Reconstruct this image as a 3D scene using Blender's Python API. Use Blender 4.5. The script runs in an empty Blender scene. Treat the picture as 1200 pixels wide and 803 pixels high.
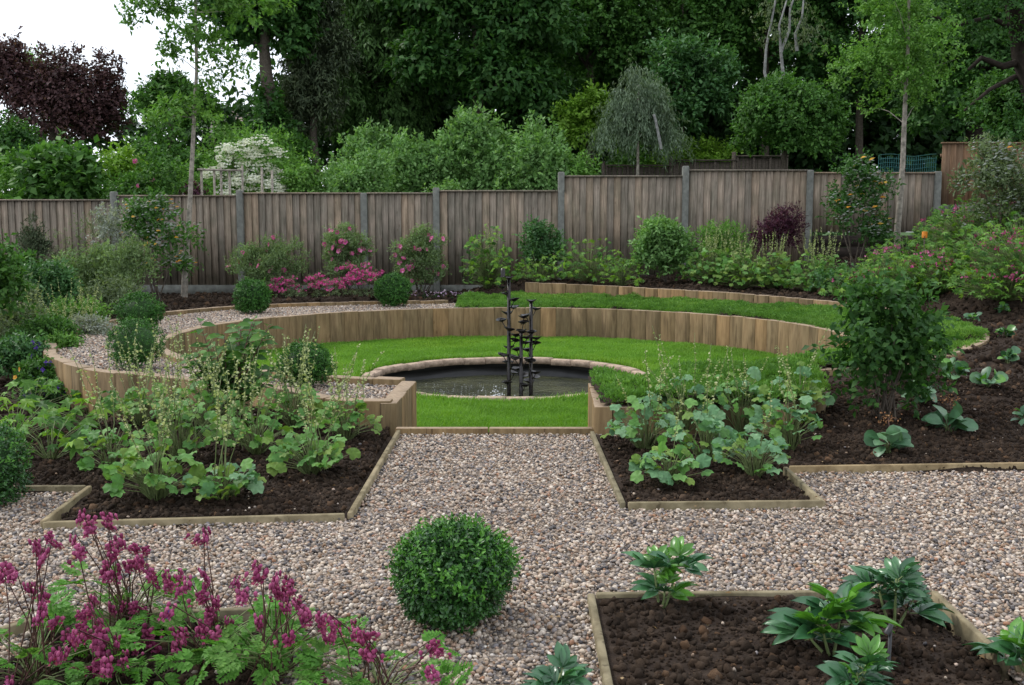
import bpy, math, random
import numpy as np
from mathutils import Matrix, Vector
R = math.radians
rng = np.random.default_rng(7)
random.seed(7)
SC = bpy.context.scene
COL = SC.collection
EYE = 1.145                      # eye height above the gravel path

# ------------------------------------------------------------------ camera
PITCH = math.atan(131.5/1200)
cam_d = bpy.data.cameras.new('camera'); cam = bpy.data.objects.new('camera', cam_d); COL.objects.link(cam)
cam_d.sensor_width = 36.0; cam_d.lens = 36.0; cam_d.clip_start = 0.05; cam_d.clip_end = 900
cam.location = (0, 0, EYE); cam.rotation_euler = (math.pi/2-PITCH, 0, 0)
SC.camera = cam
# ------------------------------------------------------------------ world: bright overcast
SUN_EL, SUN_AZ = R(48), R(-62)   # soft light from the open sky on the left
w = bpy.data.worlds.new('World'); SC.world = w; w.use_nodes = True
nt = w.node_tree; nt.nodes.clear()
sky = nt.nodes.new('ShaderNodeTexSky'); sky.sky_type = 'NISHITA'; sky.sun_disc = False
sky.sun_elevation = SUN_EL; sky.sun_rotation = SUN_AZ
mx = nt.nodes.new('ShaderNodeMix'); mx.data_type = 'RGBA'; mx.inputs[0].default_value = 0.86
mx.inputs[7].default_value = (9.6, 10.1, 11.0, 1)          # white cloud sheet
bg = nt.nodes.new('ShaderNodeBackground'); bg.inputs[1].default_value = 0.10
wo = nt.nodes.new('ShaderNodeOutputWorld')
nt.links.new(sky.outputs[0], mx.inputs[6]); nt.links.new(mx.outputs[2], bg.inputs[0]); nt.links.new(bg.outputs[0], wo.inputs[0])
sl = bpy.data.lights.new('sun', 'SUN'); sl.energy = 1.6; sl.angle = R(12); sl.color = (1, .96, .9)
so = bpy.data.objects.new('sun', sl); COL.objects.link(so)
sdir = Vector((math.sin(SUN_AZ)*math.cos(SUN_EL), math.cos(SUN_AZ)*math.cos(SUN_EL), math.sin(SUN_EL)))
so.rotation_euler = sdir.to_track_quat('Z', 'Y').to_euler()
SC.view_settings.view_transform = 'Standard'; SC.view_settings.look = 'None'
SC.view_settings.exposure = 0.6; SC.view_settings.gamma = 1.0
SC.render.engine = 'CYCLES'
SC.cycles.max_bounces = 8; SC.cycles.diffuse_bounces = 6; SC.cycles.transmission_bounces = 4

# ------------------------------------------------------------------ measuring helpers
cP, sP = math.cos(PITCH), math.sin(PITCH)
def ray(px, py):
    u = -(py-401.5)/1200; return ((px-600)/1200, cP+u*sP, -sP+u*cP)
def G(px, py, z=0.0):            # point of the plane z seen at a pixel of the photograph
    d = ray(px, py); t = (z-EYE)/d[2]; return (d[0]*t, d[1]*t, z)
def W(px, py, D):                # point at distance D
    d = ray(px, py); t = D/d[1]; return (d[0]*t, D, EYE+d[2]*t)
def nrm(a): return a/np.maximum(np.linalg.norm(a, axis=-1, keepdims=True), 1e-9)
def vnoise(x, y, s, seed=0):     # smooth value noise, -1..1
    x = np.asarray(x)/s; y = np.asarray(y)/s
    xi = np.floor(x).astype(int); yi = np.floor(y).astype(int); fx = x-xi; fy = y-yi
    fx = fx*fx*(3-2*fx); fy = fy*fy*(3-2*fy)
    def h(a, b):
        n = np.sin(a*127.1+b*311.7+seed*74.7)*43758.5453; return (n-np.floor(n))*2-1
    return (h(xi, yi)*(1-fx)+h(xi+1, yi)*fx)*(1-fy)+(h(xi, yi+1)*(1-fx)+h(xi+1, yi+1)*fx)*fy
def inpoly(x, y, poly):
    x = np.asarray(x); y = np.asarray(y); r = np.zeros(x.shape, bool); n = len(poly)
    for i in range(n):
        x1, y1 = poly[i][:2]; x2, y2 = poly[(i+1) % n][:2]
        if y1 == y2: continue
        c = ((y1 > y) != (y2 > y)) & (x < (x2-x1)*(y-y1)/(y2-y1)+x1)
        r ^= c
    return r
def smooth_curve(pts, step=0.05):
    p = np.array([q[:2] for q in pts], float); out = []
    P = np.vstack([2*p[0]-p[1], p, 2*p[-1]-p[-2]])
    for i in range(1, len(P)-2):
        n = max(2, int(np.linalg.norm(P[i+1]-P[i])/step))
        for k in range(n):
            t = k/n
            out.append(.5*((2*P[i])+(-P[i-1]+P[i+1])*t+(2*P[i-1]-5*P[i]+4*P[i+1]-P[i+2])*t*t+(-P[i-1]+3*P[i]-3*P[i+1]+P[i+2])*t**3))
    out.append(p[-1]); return np.array(out)

# ------------------------------------------------------------------ materials
def nodes_of(name):
    m = bpy.data.materials.new(name); m.use_nodes = True; t = m.node_tree
    b = t.nodes['Principled BSDF']; return m, t, b, t.nodes['Material Output']
def N(t, k, **kw):
    n = t.nodes.new(k)
    for a, v in kw.items(): setattr(n, a, v)
    return n
def ramp(t, stops, fac, interp='LINEAR'):
    r = t.nodes.new('ShaderNodeValToRGB'); r.color_ramp.interpolation = interp
    e = r.color_ramp.elements
    while len(e) > 1: e.remove(e[0])
    e[0].position = stops[0][0]; e[0].color = (*stops[0][1], 1)
    for p, c in stops[1:]:
        q = e.new(p); q.color = (*c, 1)
    t.links.new(fac, r.inputs[0]); return r.outputs[0]
def mixc(t, f, a, b, mode='MIX'):
    m = t.nodes.new('ShaderNodeMix'); m.data_type = 'RGBA'; m.blend_type = mode
    for s, v in ((0, f), (6, a), (7, b)):
        if isinstance(v, bpy.types.NodeSocket): t.links.new(v, m.inputs[s])
        elif isinstance(v, tuple): m.inputs[s].default_value = (*v, 1)
        else: m.inputs[s].default_value = v
    return m.outputs[2]
def noise(t, vec, scale, detail=3, rough=.55, dist=0):
    n = t.nodes.new('ShaderNodeTexNoise'); n.inputs['Scale'].default_value = scale
    n.inputs['Detail'].default_value = detail; n.inputs['Roughness'].default_value = rough; n.inputs['Distortion'].default_value = dist
    if vec is not None: t.links.new(vec, n.inputs['Vector'])
    return n.outputs[0]
def bump(t, b, h, strength=.4, dist=.01):
    n = t.nodes.new('ShaderNodeBump'); n.inputs['Strength'].default_value = strength; n.inputs['Distance'].default_value = dist
    t.links.new(h, n.inputs['Height']); t.links.new(n.outputs[0], b.inputs['Normal'])
def mapping(t, vec, scale=(1, 1, 1), addv=None):
    m = t.nodes.new('ShaderNodeMapping'); m.inputs['Scale'].default_value = scale; t.links.new(vec, m.inputs[0])
    if addv is not None: t.links.new(addv, m.inputs['Location'])
    return m.outputs[0]

def leaf_mat(name, cols, rough=.55, trans=.34, clump=.3, spec=.2):
    """cols: dark, mid, light albedo of the species; each leaf differs"""
    m, t, b, out = nodes_of(name)
    g = N(t, 'ShaderNodeNewGeometry'); tc = N(t, 'ShaderNodeTexCoord')
    oi = N(t, 'ShaderNodeObjectInfo'); ad = N(t, 'ShaderNodeMath', operation='ADD'); fr = N(t, 'ShaderNodeMath', operation='FRACT')
    t.links.new(g.outputs['Random Per Island'], ad.inputs[0]); t.links.new(oi.outputs['Random'], ad.inputs[1]); t.links.new(ad.outputs[0], fr.inputs[0])
    c = ramp(t, [(0, cols[0]), (.5, cols[1]), (1, cols[2])], fr.outputs[0])
    n = noise(t, tc.outputs['Object'], 2.2, 2)
    f = ramp(t, [(.35, (.62,)*3), (.65, (1.3,)*3)], n)
    c = mixc(t, clump*2 if clump < .5 else 1., c, f, 'MULTIPLY')
    t.links.new(c, b.inputs['Base Color']); b.inputs['Roughness'].default_value = rough
    b.inputs['Specular IOR Level'].default_value = spec
    tr = N(t, 'ShaderNodeBsdfTranslucent')
    c2 = mixc(t, 1., c, (1.15, 1.25, .6), 'MULTIPLY'); t.links.new(c2, tr.inputs[0])
    ms = N(t, 'ShaderNodeMixShader'); ms.inputs[0].default_value = trans
    t.links.new(b.outputs[0], ms.inputs[1]); t.links.new(tr.outputs[0], ms.inputs[2]); t.links.new(ms.outputs[0], out.inputs[0])
    return m
def plain_mat(name, c, rough=.7, spec=.3, var=.25, scale=20, metal=0, bmp=.2):
    m, t, b, out = nodes_of(name); tc = N(t, 'ShaderNodeTexCoord')
    n = noise(t, tc.outputs['Object'], scale, 4)
    k = ramp(t, [(.3, (1-var,)*3), (.7, (1+var,)*3)], n)
    t.links.new(mixc(t, 1., c, k, 'MULTIPLY'), b.inputs['Base Color']); b.inputs['Roughness'].default_value = rough
    b.inputs['Specular IOR Level'].default_value = spec; b.inputs['Metallic'].default_value = metal
    if bmp: bump(t, b, n, bmp, .004)
    return m
def wood_mat(name, cols, grain=(28, 28, 1.6), bmp=.35, top=None, weather=.5):
    m, t, b, out = nodes_of(name); tc = N(t, 'ShaderNodeTexCoord'); oi = N(t, 'ShaderNodeObjectInfo')
    ml = N(t, 'ShaderNodeVectorMath', operation='SCALE'); ml.inputs[0].default_value = (13.1, 7.7, 31.3)
    t.links.new(oi.outputs['Random'], ml.inputs[3])
    v = mapping(t, tc.outputs['Object'], grain, ml.outputs[0])
    g1 = noise(t, v, 1.4, 5, .6, .6)
    c = ramp(t, [(.3, cols[0]), (.5, cols[1]), (.72, cols[2])], g1)
    v2 = mapping(t, tc.outputs['Object'], (2.5, 2.5, 1.6), ml.outputs[0])
    g2 = noise(t, v2, 2, 3)
    c = mixc(t, weather, c, ramp(t, [(.3, (.62, .66, .6)), (.7, (1.25, 1.2, 1.15))], g2), 'MULTIPLY')
    v3 = mapping(t, tc.outputs['Object'], (9, 9, 4), ml.outputs[0])
    vo = N(t, 'ShaderNodeTexVoronoi'); vo.inputs['Scale'].default_value = .9; t.links.new(v3, vo.inputs['Vector'])
    kn = ramp(t, [(.0, (.5, .45, .4)), (.06, (.7, .66, .62)), (.11, (1, 1, 1))], vo.outputs['Distance'])
    c = mixc(t, .8, c, kn, 'MULTIPLY')
    ck = noise(t, mapping(t, tc.outputs['Object'], tuple(q*3.2 if q > 5 else q*.8 for q in grain), ml.outputs[0]), 1, 2, .5)
    c = mixc(t, .75, c, ramp(t, [(.30, (.35, .32, .3)), (.36, (1, 1, 1))], ck), 'MULTIPLY')
    rn = ramp(t, [(0, (.78, .80, .80)), (.45, (.97, .97, .95)), (.8, (1.08, 1.04, .98)), (1, (1.2, 1.08, .95))], oi.outputs['Random'])
    c = mixc(t, 1., c, rn, 'MULTIPLY')
    if top:
        geo = N(t, 'ShaderNodeNewGeometry'); sx = N(t, 'ShaderNodeSeparateXYZ'); t.links.new(geo.outputs['Normal'], sx.inputs[0])
        gn = noise(t, tc.outputs['Object'], 45, 3)
        ct = mixc(t, .6, top, ramp(t, [(.3, (.6,)*3), (.7, (1.3,)*3)], gn), 'MULTIPLY')
        f = N(t, 'ShaderNodeMath', operation='GREATER_THAN'); f.inputs[1].default_value = .8; t.links.new(sx.outputs[2], f.inputs[0])
        c = mixc(t, f.outputs[0], c, ct)
    t.links.new(c, b.inputs['Base Color']); b.inputs['Roughness'].default_value = .82; b.inputs['Specular IOR Level'].default_value = .2
    bump(t, b, g1, bmp, .003)
    return m

M = {}
M['sleeper'] = wood_mat('sleeper_wood', [(.11, .074, .038), (.18, .125, .065), (.25, .18, .098)], (16, 16, 2.0), .5, top=(.30, .225, .155))
M['fence'] = wood_mat('fence_wood', [(.14, .113, .092), (.245, .205, .17), (.36, .31, .265)], (60, 60, 2.2), .5, weather=.85)
M['fence_brown'] = wood_mat('fence_wood_new', [(.12, .07, .042), (.20, .125, .078), (.27, .18, .12)], (60, 60, 2.2), .5)
M['darkwood'] = wood_mat('dark_board', [(.02, .015, .013), (.035, .026, .022), (.06, .045, .038)], (3, 20, 20), .5)
M['edge'] = wood_mat('edging_wood', [(.12, .095, .055), (.21, .175, .11), (.31, .26, .17)], (8, 8, 8), .5)
M['concrete'] = plain_mat('concrete', (.135, .138, .122), .85, .3, .3, 14, bmp=.5)
M['bark'] = plain_mat('bark', (.085, .07, .055), .9, .2, .45, 30, bmp=1)
M['palebark'] = plain_mat('pale_bark', (.27, .24, .20), .85, .2, .45, 18, bmp=1)
M['birchbark'] = plain_mat('birch_bark', (.24, .24, .225), .8, .2, .4, 12, bmp=.6)
M['darkbark'] = plain_mat('dark_bark', (.03, .023, .018), .9, .2, .4, 16, bmp=1)
M['stem'] = plain_mat('green_stem', (.13, .17, .06), .6, .3, .3, 40)
M['redstem'] = plain_mat('red_stem', (.10, .05, .04), .6, .3, .3, 40)
M['iron'] = plain_mat('dark_bronze', (.022, .019, .018), .25, .7, .5, 40, metal=.6)
M['plastic'] = plain_mat('black_plastic', (.012, .012, .013), .4, .5, .2, 40)
M['orange'] = plain_mat('orange_petal', (.75, .25, .03), .5, .3, .2, 30)
M['net'] = plain_mat('teal_net', (.03, .14, .13), .6, .3, .2, 30)
M['roof'] = plain_mat('roof_tile', (.16, .12, .10), .8, .2, .3, 6)
M['wallpaint'] = plain_mat('pale_wall', (.5, .48, .44), .8, .2, .1, 6)
M['liner'] = plain_mat('pond_liner', (.012, .012, .012), .45, .4, .3, 9, bmp=.6)
M['coping'] = plain_mat('coping_stone', (.36, .27, .20), .85, .25, .35, 25, bmp=.8)
g = leaf_mat
M['lf_mid'] = g('leaf_mid_green', [(.036, .10, .018), (.06, .155, .03), (.105, .23, .045)])
M['lf_dark'] = g('leaf_dark_green', [(.026, .082, .018), (.045, .125, .028), (.08, .18, .042)])
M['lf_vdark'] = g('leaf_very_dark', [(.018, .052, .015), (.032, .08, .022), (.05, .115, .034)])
M['lf_blue'] = g('leaf_blue_green', [(.04, .11, .036), (.065, .165, .052), (.11, .23, .08)], .4)
M['lf_light'] = g('leaf_light_green', [(.075, .18, .03), (.12, .265, .05), (.19, .35, .08)])
M['lf_lime'] = g('leaf_lime', [(.10, .21, .02), (.155, .30, .032), (.22, .38, .05)])
M['lf_grey'] = g('leaf_grey_green', [(.085, .125, .06), (.135, .185, .09), (.20, .255, .14)], .6)
M['lf_silver'] = g('leaf_silver', [(.18, .21, .17), (.28, .31, .27), (.42, .45, .42)], .5)
M['lf_conifer'] = g('leaf_conifer', [(.045, .065, .036), (.07, .098, .05), (.10, .13, .065)], .7, .1)
M['lf_cypress'] = g('leaf_cypress', [(.045, .10, .026), (.07, .15, .038), (.105, .21, .055)], .6, .15)
M['lf_purple'] = g('leaf_purple', [(.045, .024, .026), (.085, .042, .044), (.15, .08, .078)], .5, .3)
M['lf_berberis'] = g('leaf_berberis', [(.03, .01, .02), (.07, .02, .045), (.12, .04, .07)], .5, .3)
M['lf_box'] = g('leaf_box', [(.018, .065, .014), (.032, .108, .022), (.062, .18, .034)], .35, .2, .3, .5)
M['lf_boxfar'] = g('leaf_box_far', [(.022, .085, .015), (.042, .135, .024), (.085, .215, .04)], .4, .2, .3)
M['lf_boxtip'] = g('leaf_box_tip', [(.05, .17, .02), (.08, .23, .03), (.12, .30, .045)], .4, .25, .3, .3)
M['lf_hedge'] = g('leaf_hedge', [(.085, .185, .05), (.14, .28, .08), (.23, .39, .14)])
M['lf_weep'] = g('leaf_weeping', [(.10, .15, .09), (.17, .24, .15), (.27, .35, .24)], .6)
M['lf_cistus'] = g('leaf_rock_rose', [(.10, .16, .06), (.16, .24, .10), (.24, .34, .16)], .6)
M['lf_tellima'] = g('leaf_tellima', [(.08, .20, .045), (.115, .27, .065), (.17, .34, .09)], .5, .3, .3)
M['lf_tellima_y'] = g('leaf_tellima_yellow', [(.11, .20, .03), (.15, .26, .05), (.21, .31, .06)], .5, .3, .3)
M['lf_tellima_b'] = g('leaf_tellima_blue', [(.075, .18, .08), (.115, .25, .115), (.18, .32, .16)], .45, .25, .3)
M['lf_fern'] = g('leaf_fern', [(.06, .18, .02), (.095, .26, .035), (.14, .34, .055)], .5, .35, .3)
M['lf_hell'] = g('leaf_hellebore', [(.025, .085, .035), (.04, .125, .05), (.06, .17, .06)], .28, .15, .3, .6)
M['lf_helly'] = g('leaf_hellebore_young', [(.06, .18, .02), (.085, .24, .03), (.12, .30, .04)], .3, .3, .3, .6)
M['lf_oval'] = g('leaf_oval', [(.04, .115, .05), (.065, .16, .072), (.11, .22, .10)], .4, .15, .3, .5)
M['mat'] = g('mat_leaf', [(.05, .16, .02), (.075, .23, .03), (.11, .29, .05)], .6, .25, .3)
M['spike'] = g('spike_bell', [(.26, .32, .12), (.36, .41, .18), (.50, .52, .30)], .6, .3, .1)
M['pink'] = g('petal_pink', [(.42, .06, .20), (.58, .12, .32), (.72, .25, .46)], .5, .3, .1)
M['magenta'] = g('petal_magenta', [(.20, .025, .08), (.34, .055, .16), (.5, .13, .27)], .45, .3, .1)
M['cerise'] = g('petal_cerise', [(.40, .02, .15), (.58, .06, .27), (.7, .17, .40)], .5, .3, .1)
M['white'] = g('petal_white', [(.5, .52, .40), (.65, .66, .55), (.8, .8, .72)], .6, .3, .1)
M['lilac'] = g('petal_lilac', [(.40, .25, .42), (.55, .40, .55), (.7, .58, .68)], .5, .3, .1)
M['violet'] = g('petal_violet', [(.05, .02, .20), (.09, .04, .32), (.16, .08, .42)], .5, .3, .1)
M['yel'] = g('leaf_orange', [(.5, .20, .02), (.7, .36, .04), (.75, .5, .1)], .5, .3, .1)
M['rust'] = g('seedhead_rust', [(.16, .07, .03), (.25, .12, .06), (.36, .2, .1)], .7, .2, .1)

# pebbles: colour differs from stone to stone
def pebble_mat():
    m, t, b, out = nodes_of('pebble'); oi = N(t, 'ShaderNodeObjectInfo'); tc = N(t, 'ShaderNodeTexCoord')
    c = ramp(t, [(0, (.06, .06, .07)), (.12, (.19, .18, .18)), (.26, (.42, .36, .30)), (.40, (.30, .20, .13)), (.50, (.56, .49, .42)),
                 (.62, (.22, .22, .25)), (.74, (.62, .52, .41)), (.86, (.70, .66, .60)), (.94, (.36, .19, .11)), (1, (.85, .83, .79))], oi.outputs['Random'])
    n = noise(t, tc.outputs['Object'], 2.3, 3)
    c = mixc(t, .7, c, ramp(t, [(.3, (.7, .68, .66)), (.7, (1.2, 1.2, 1.2))], n), 'MULTIPLY')
    c = mixc(t, 1., c, (.82, .77, .715), 'MULTIPLY')
    t.links.new(c, b.inputs['Base Color']); b.inputs['Roughness'].default_value = .6; b.inputs['Specular IOR Level'].default_value = .3
    return m
M['pebble'] = pebble_mat()
M['soil'] = plain_mat('soil', (.028, .019, .013), .95, .15, .5, 35, bmp=1.0)
M['clod'] = plain_mat('soil_clod', (.03, .02, .014), .95, .12, .45, 3, bmp=1.0)
def clod_mat():
    m, t, b, out = nodes_of('soil_clod'); ge = N(t, 'ShaderNodeNewGeometry'); oi = N(t, 'ShaderNodeObjectInfo')
    n = noise(t, ge.outputs['Position'], 4.5, 4, .65); c = ramp(t, [(.34, (.020, .013, .009)), (.5, (.033, .023, .016)), (.68, (.062, .045, .033))], n)
    c = mixc(t, 1., c, ramp(t, [(0, (.6, .6, .6)), (.8, (1.15, 1.1, 1.05)), (.93, (1.3, 1.2, 1.1)), (1, (3., 2.5, 2.))], oi.outputs['Random']), 'MULTIPLY')
    t.links.new(c, b.inputs['Base Color']); b.inputs['Roughness'].default_value = .95; b.inputs['Specular IOR Level'].default_value = .12
    bump(t, b, noise(t, ge.outputs['Position'], 260, 2), .8, .003); return m
M['clod'] = clod_mat()
M['sand'] = plain_mat('gravel_bed', (.20, .165, .135), .9, .2, .6, 60, bmp=1.0)
def grass_mat(name, a, bb, cc):
    m, t, b, out = nodes_of(name); oi = N(t, 'ShaderNodeObjectInfo'); ge = N(t, 'ShaderNodeNewGeometry')
    n = noise(t, ge.outputs['Position'], 1.7, 3); s = N(t, 'ShaderNodeMath', operation='ADD'); h = N(t, 'ShaderNodeMath', operation='MULTIPLY')
    h.inputs[1].default_value = .45; t.links.new(oi.outputs['Random'], h.inputs[0]); t.links.new(h.outputs[0], s.inputs[0]); t.links.new(n, s.inputs[1])
    c = ramp(t, [(.35, a), (.7, bb), (1.0, cc)], s.outputs[0]); n4 = noise(t, ge.outputs['Position'], .55, 4, .65)
    c = mixc(t, 1., c, ramp(t, [(.35, (.86, .84, .9)), (.5, (1, 1, 1)), (.66, (1.22, 1.06, 1.0))], n4), 'MULTIPLY')
    t.links.new(c, b.inputs['Base Color']); b.inputs['Roughness'].default_value = .55; b.inputs['Specular IOR Level'].default_value = .25
    tr = N(t, 'ShaderNodeBsdfTranslucent'); t.links.new(mixc(t, 1., c, (1.2, 1.2, .6), 'MULTIPLY'), tr.inputs[0])
    ms = N(t, 'ShaderNodeMixShader'); ms.inputs[0].default_value = .35
    t.links.new(b.outputs[0], ms.inputs[1]); t.links.new(tr.outputs[0], ms.inputs[2]); t.links.new(ms.outputs[0], out.inputs[0])
    return m
M['grass'] = grass_mat('grass_blade', (.10, .235, .018), (.14, .315, .028), (.20, .39, .045))
M['thyme'] = grass_mat('creeping_mat', (.06, .155, .022), (.10, .235, .036), (.165, .33, .065))
M['lawnbase'] = plain_mat('lawn_base', (.07, .16, .018), .9, .1, .3, 12, bmp=.5)
def ground_mat():
    m, t, b, out = nodes_of('garden_ground'); ge = N(t, 'ShaderNodeNewGeometry'); sx = N(t, 'ShaderNodeSeparateXYZ')
    t.links.new(ge.outputs['Position'], sx.inputs[0])
    n = noise(t, ge.outputs['Position'], 22, 5, .65); n2 = noise(t, ge.outputs['Position'], 90, 3)
    soil = ramp(t, [(.3, (.018, .012, .009)), (.55, (.036, .025, .018)), (.75, (.065, .047, .035))], n)
    n3 = noise(t, ge.outputs['Position'], .8, 3)
    gr = ramp(t, [(.35, (.03, .05, .015)), (.65, (.05, .11, .025))], n3)
    f = N(t, 'ShaderNodeMath', operation='GREATER_THAN'); f.inputs[1].default_value = 16.3; t.links.new(sx.outputs[1], f.inputs[0])
    t.links.new(mixc(t, f.outputs[0], soil, gr), b.inputs['Base Color']); b.inputs['Roughness'].default_value = .95
    b.inputs['Specular IOR Level'].default_value = .12
    bump(t, b, n, .9, .03); return m
M['ground'] = ground_mat()
def water_mat():
    m, t, b, out = nodes_of('pond_water'); ge = N(t, 'ShaderNodeNewGeometry')
    n = noise(t, mapping(t, ge.outputs['Position'], (9, 16, 9)), 1.3, 3, .6, .4)
    mu = noise(t, ge.outputs['Position'], 3, 3)
    t.links.new(ramp(t, [(.35, (.022, .025, .010)), (.65, (.06, .062, .026))], mu), b.inputs['Base Color'])
    b.inputs['Roughness'].default_value = .04; b.inputs['IOR'].default_value = 1.33; b.inputs['Specular IOR Level'].default_value = .5
    bump(t, b, n, .7, .03); return m
M['water'] = water_mat()

# ------------------------------------------------------------------ mesh helpers
def mesh_np(name, V, F, mat=None, smooth=False, mi=None):
    V = np.asarray(V, np.float32).reshape(-1, 3); F = np.asarray(F, np.int32); k = F.shape[1]
    me = bpy.data.meshes.new(name); me.vertices.add(len(V)); me.vertices.foreach_set('co', V.ravel())
    me.loops.add(F.size); me.loops.foreach_set('vertex_index', F.ravel())
    me.polygons.add(len(F)); me.polygons.foreach_set('loop_start', np.arange(0, F.size, k, dtype=np.int32))
    try: me.polygons.foreach_set('loop_total', np.full(len(F), k, np.int32))
    except Exception: pass
    if smooth: me.polygons.foreach_set('use_smooth', np.ones(len(F), bool))
    if mat is not None:
        for q in (mat if isinstance(mat, (list, tuple)) else [mat]): me.materials.append(q)
    if mi is not None: me.polygons.foreach_set('material_index', np.asarray(mi, np.int32))
    me.update(calc_edges=True); return me
def cat(parts):
    V, F, o = [], [], 0
    for v, f in parts:
        V.append(np.asarray(v, float).reshape(-1, 3)); F.append(np.asarray(f)+o); o += len(V[-1])
    return np.vstack(V), np.vstack(F)
def catm(parts, name, mats):     # parts = [(V, F(tri), material index)]
    V, F = cat([(p[0], p[1]) for p in parts]); mi = np.concatenate([np.full(len(p[1]), p[2]) for p in parts])
    return mesh_np(name, V, F, mats, False, mi)
def put(name, me, parent=None, loc=None, rot=None, scale=None, mat4=None):
    o = bpy.data.objects.new(name, me); COL.objects.link(o)
    if parent is not None: o.parent = parent
    if mat4 is not None: o.matrix_local = mat4
    else:
        if loc is not None: o.location = loc
        if rot is not None: o.rotation_euler = rot
        if scale is not None: o.scale = scale if hasattr(scale, '__len__') else (scale,)*3
    return o
def tag(o, label, cat_, group=None, kind=None):
    if label: o['label'] = label
    if cat_: o['category'] = cat_
    if group: o['group'] = group
    if kind: o['kind'] = kind
    return o
def thing(name, label, cat_, loc=(0, 0, 0), group=None, rz=0):
    o = bpy.data.objects.new(name, None); COL.objects.link(o); o.location = loc; o.rotation_euler = (0, 0, rz)
    o.empty_display_size = .1; return tag(o, label, cat_, group)
def copy_tree(o, parent=None):
    c = o.copy(); COL.objects.link(c); c.parent = parent
    for ch in list(o.children): copy_tree(ch, c)
    return c
def struct(name, me, kind='structure', parent=None):
    o = put(name, me, parent); o['kind'] = kind; return o
BOXF = np.array([[0, 2, 1], [0, 3, 2], [4, 5, 6], [4, 6, 7], [0, 1, 5], [0, 5, 4], [1, 2, 6], [1, 6, 5], [2, 3, 7], [2, 7, 6], [3, 0, 4], [3, 4, 7]])
def box(x0, x1, y0, y1, z0, z1):
    return np.array([(x0, y0, z0), (x1, y0, z0), (x1, y1, z0), (x0, y1, z0), (x0, y0, z1), (x1, y0, z1), (x1, y1, z1), (x0, y1, z1)], float), BOXF
def bevbox(x, y, z0, z1, b=.006, jit=0.0, rg=rng):
    """box with chamfered top and vertical edges"""
    V = []; 
    for (zz, ins) in ((z0, 0), (z1-b, 0), (z1, b)):
        for (sx, sy) in ((-1, -1), (1, -1), (1, 1), (-1, 1)):
            ax, ay = x/2-ins, y/2-ins
            if sx*sy > 0: V += [(sx*ax, sy*(ay-b), zz), (sx*(ax-b), sy*ay, zz)]
            else: V += [(sx*(ax-b), sy*ay, zz), (sx*ax, sy*(ay-b), zz)]
    V = np.array(V); V[8:] += rg.normal(0, jit, V[8:].shape) if jit else 0
    F = []
    for r_ in range(2):
        for i in range(8):
            a = r_*8+i; c = r_*8+(i+1) % 8; F += [(a, c, c+8), (a, c+8, a+8)]
    for i in range(1, 7): F.append((16, 16+i, 16+i+1))
    F = np.array(F); return V, F
def tube(pts, rad, sides=5):
    p = np.array(pts, float); n = len(p); rad = np.broadcast_to(np.asarray(rad, float), (n,))
    T = np.gradient(p, axis=0); T = nrm(T); ref = np.where(np.abs(T[:, 2:3]) > .9, np.array([[1., 0, 0]]), np.array([[0, 0, 1.]]))
    A = nrm(np.cross(T, ref)); B = np.cross(T, A)
    a = np.arange(sides)*2*math.pi/sides
    V = p[:, None]+rad[:, None, None]*(np.cos(a)[None, :, None]*A[:, None]+np.sin(a)[None, :, None]*B[:, None])
    F = []
    for i in range(n-1):
        for j in range(sides):
            k = (j+1) % sides; q = i*sides
            F += [(q+j, q+k, q+sides+k), (q+j, q+sides+k, q+sides+j)]
    for j in range(1, sides-1): F.append(((n-1)*sides, (n-1)*sides+j, (n-1)*sides+j+1))
    return V.reshape(-1, 3), np.array(F)
def ico(sub=1):
    import bmesh
    bm = bmesh.new(); bmesh.ops.create_icosphere(bm, subdivisions=sub, radius=1)
    V = np.array([v.co[:] for v in bm.verts]); F = np.array([[v.index for v in f.verts] for f in bm.faces]); bm.free(); return V, F
ICO1, ICO2, ICO3 = ico(1), ico(2), ico(3)

# leaf templates: x across, y along, z up (midrib low, blade folded)
T_RHOMB = (np.array([(0, 0, 0), (.5, .42, .10), (0, 1, -.05), (-.5, .42, .10)], float), np.array([(0, 1, 2), (0, 2, 3)]))
T_OVAL = (np.array([(0, 0, 0), (.42, .3, .08), (.45, .62, .05), (0, 1, -.12), (-.45, .62, .05), (-.42, .3, .08), (0, .5, -.02)], float),
          np.array([(0, 1, 6), (1, 2, 6), (2, 3, 6), (3, 4, 6), (4, 5, 6), (5, 0, 6)]))
def lobed(nl=5, depth=.25, span=300, seed=0, teeth=True):
    rg = np.random.default_rng(seed); V = [(0, .36, -.02)]; a0 = R(span/2)
    k = nl*4
    for i in range(k+1):
        a = -a0+2*a0*i/k; ph = (i % 4)/4
        r_ = .5*(1-depth*(abs(math.cos(math.pi*(i/4)))**1.5)) if True else .5
        r_ *= 1-.22*abs(a/a0)**2*.5; r_ *= 1+rg.uniform(-.06, .06)
        V.append((math.sin(a)*r_, .36+math.cos(a)*r_*1.05, .05*math.cos(i*math.pi/2)*1.0-.16*(r_*2)**2*.6+rg.uniform(-.02, .02)))
    V.append((0, 0.12, 0)); n = len(V)
    F = [(0, i+1, i) for i in range(1, n-2)]+[(0, 1, n-1), (0, n-1, n-2)]
    return np.array(V), np.array(F)
T_LOBED = [lobed(5, .16, 310, s) for s in range(3)]
T_MAPLE = lobed(5, .55, 280, 9)
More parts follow.
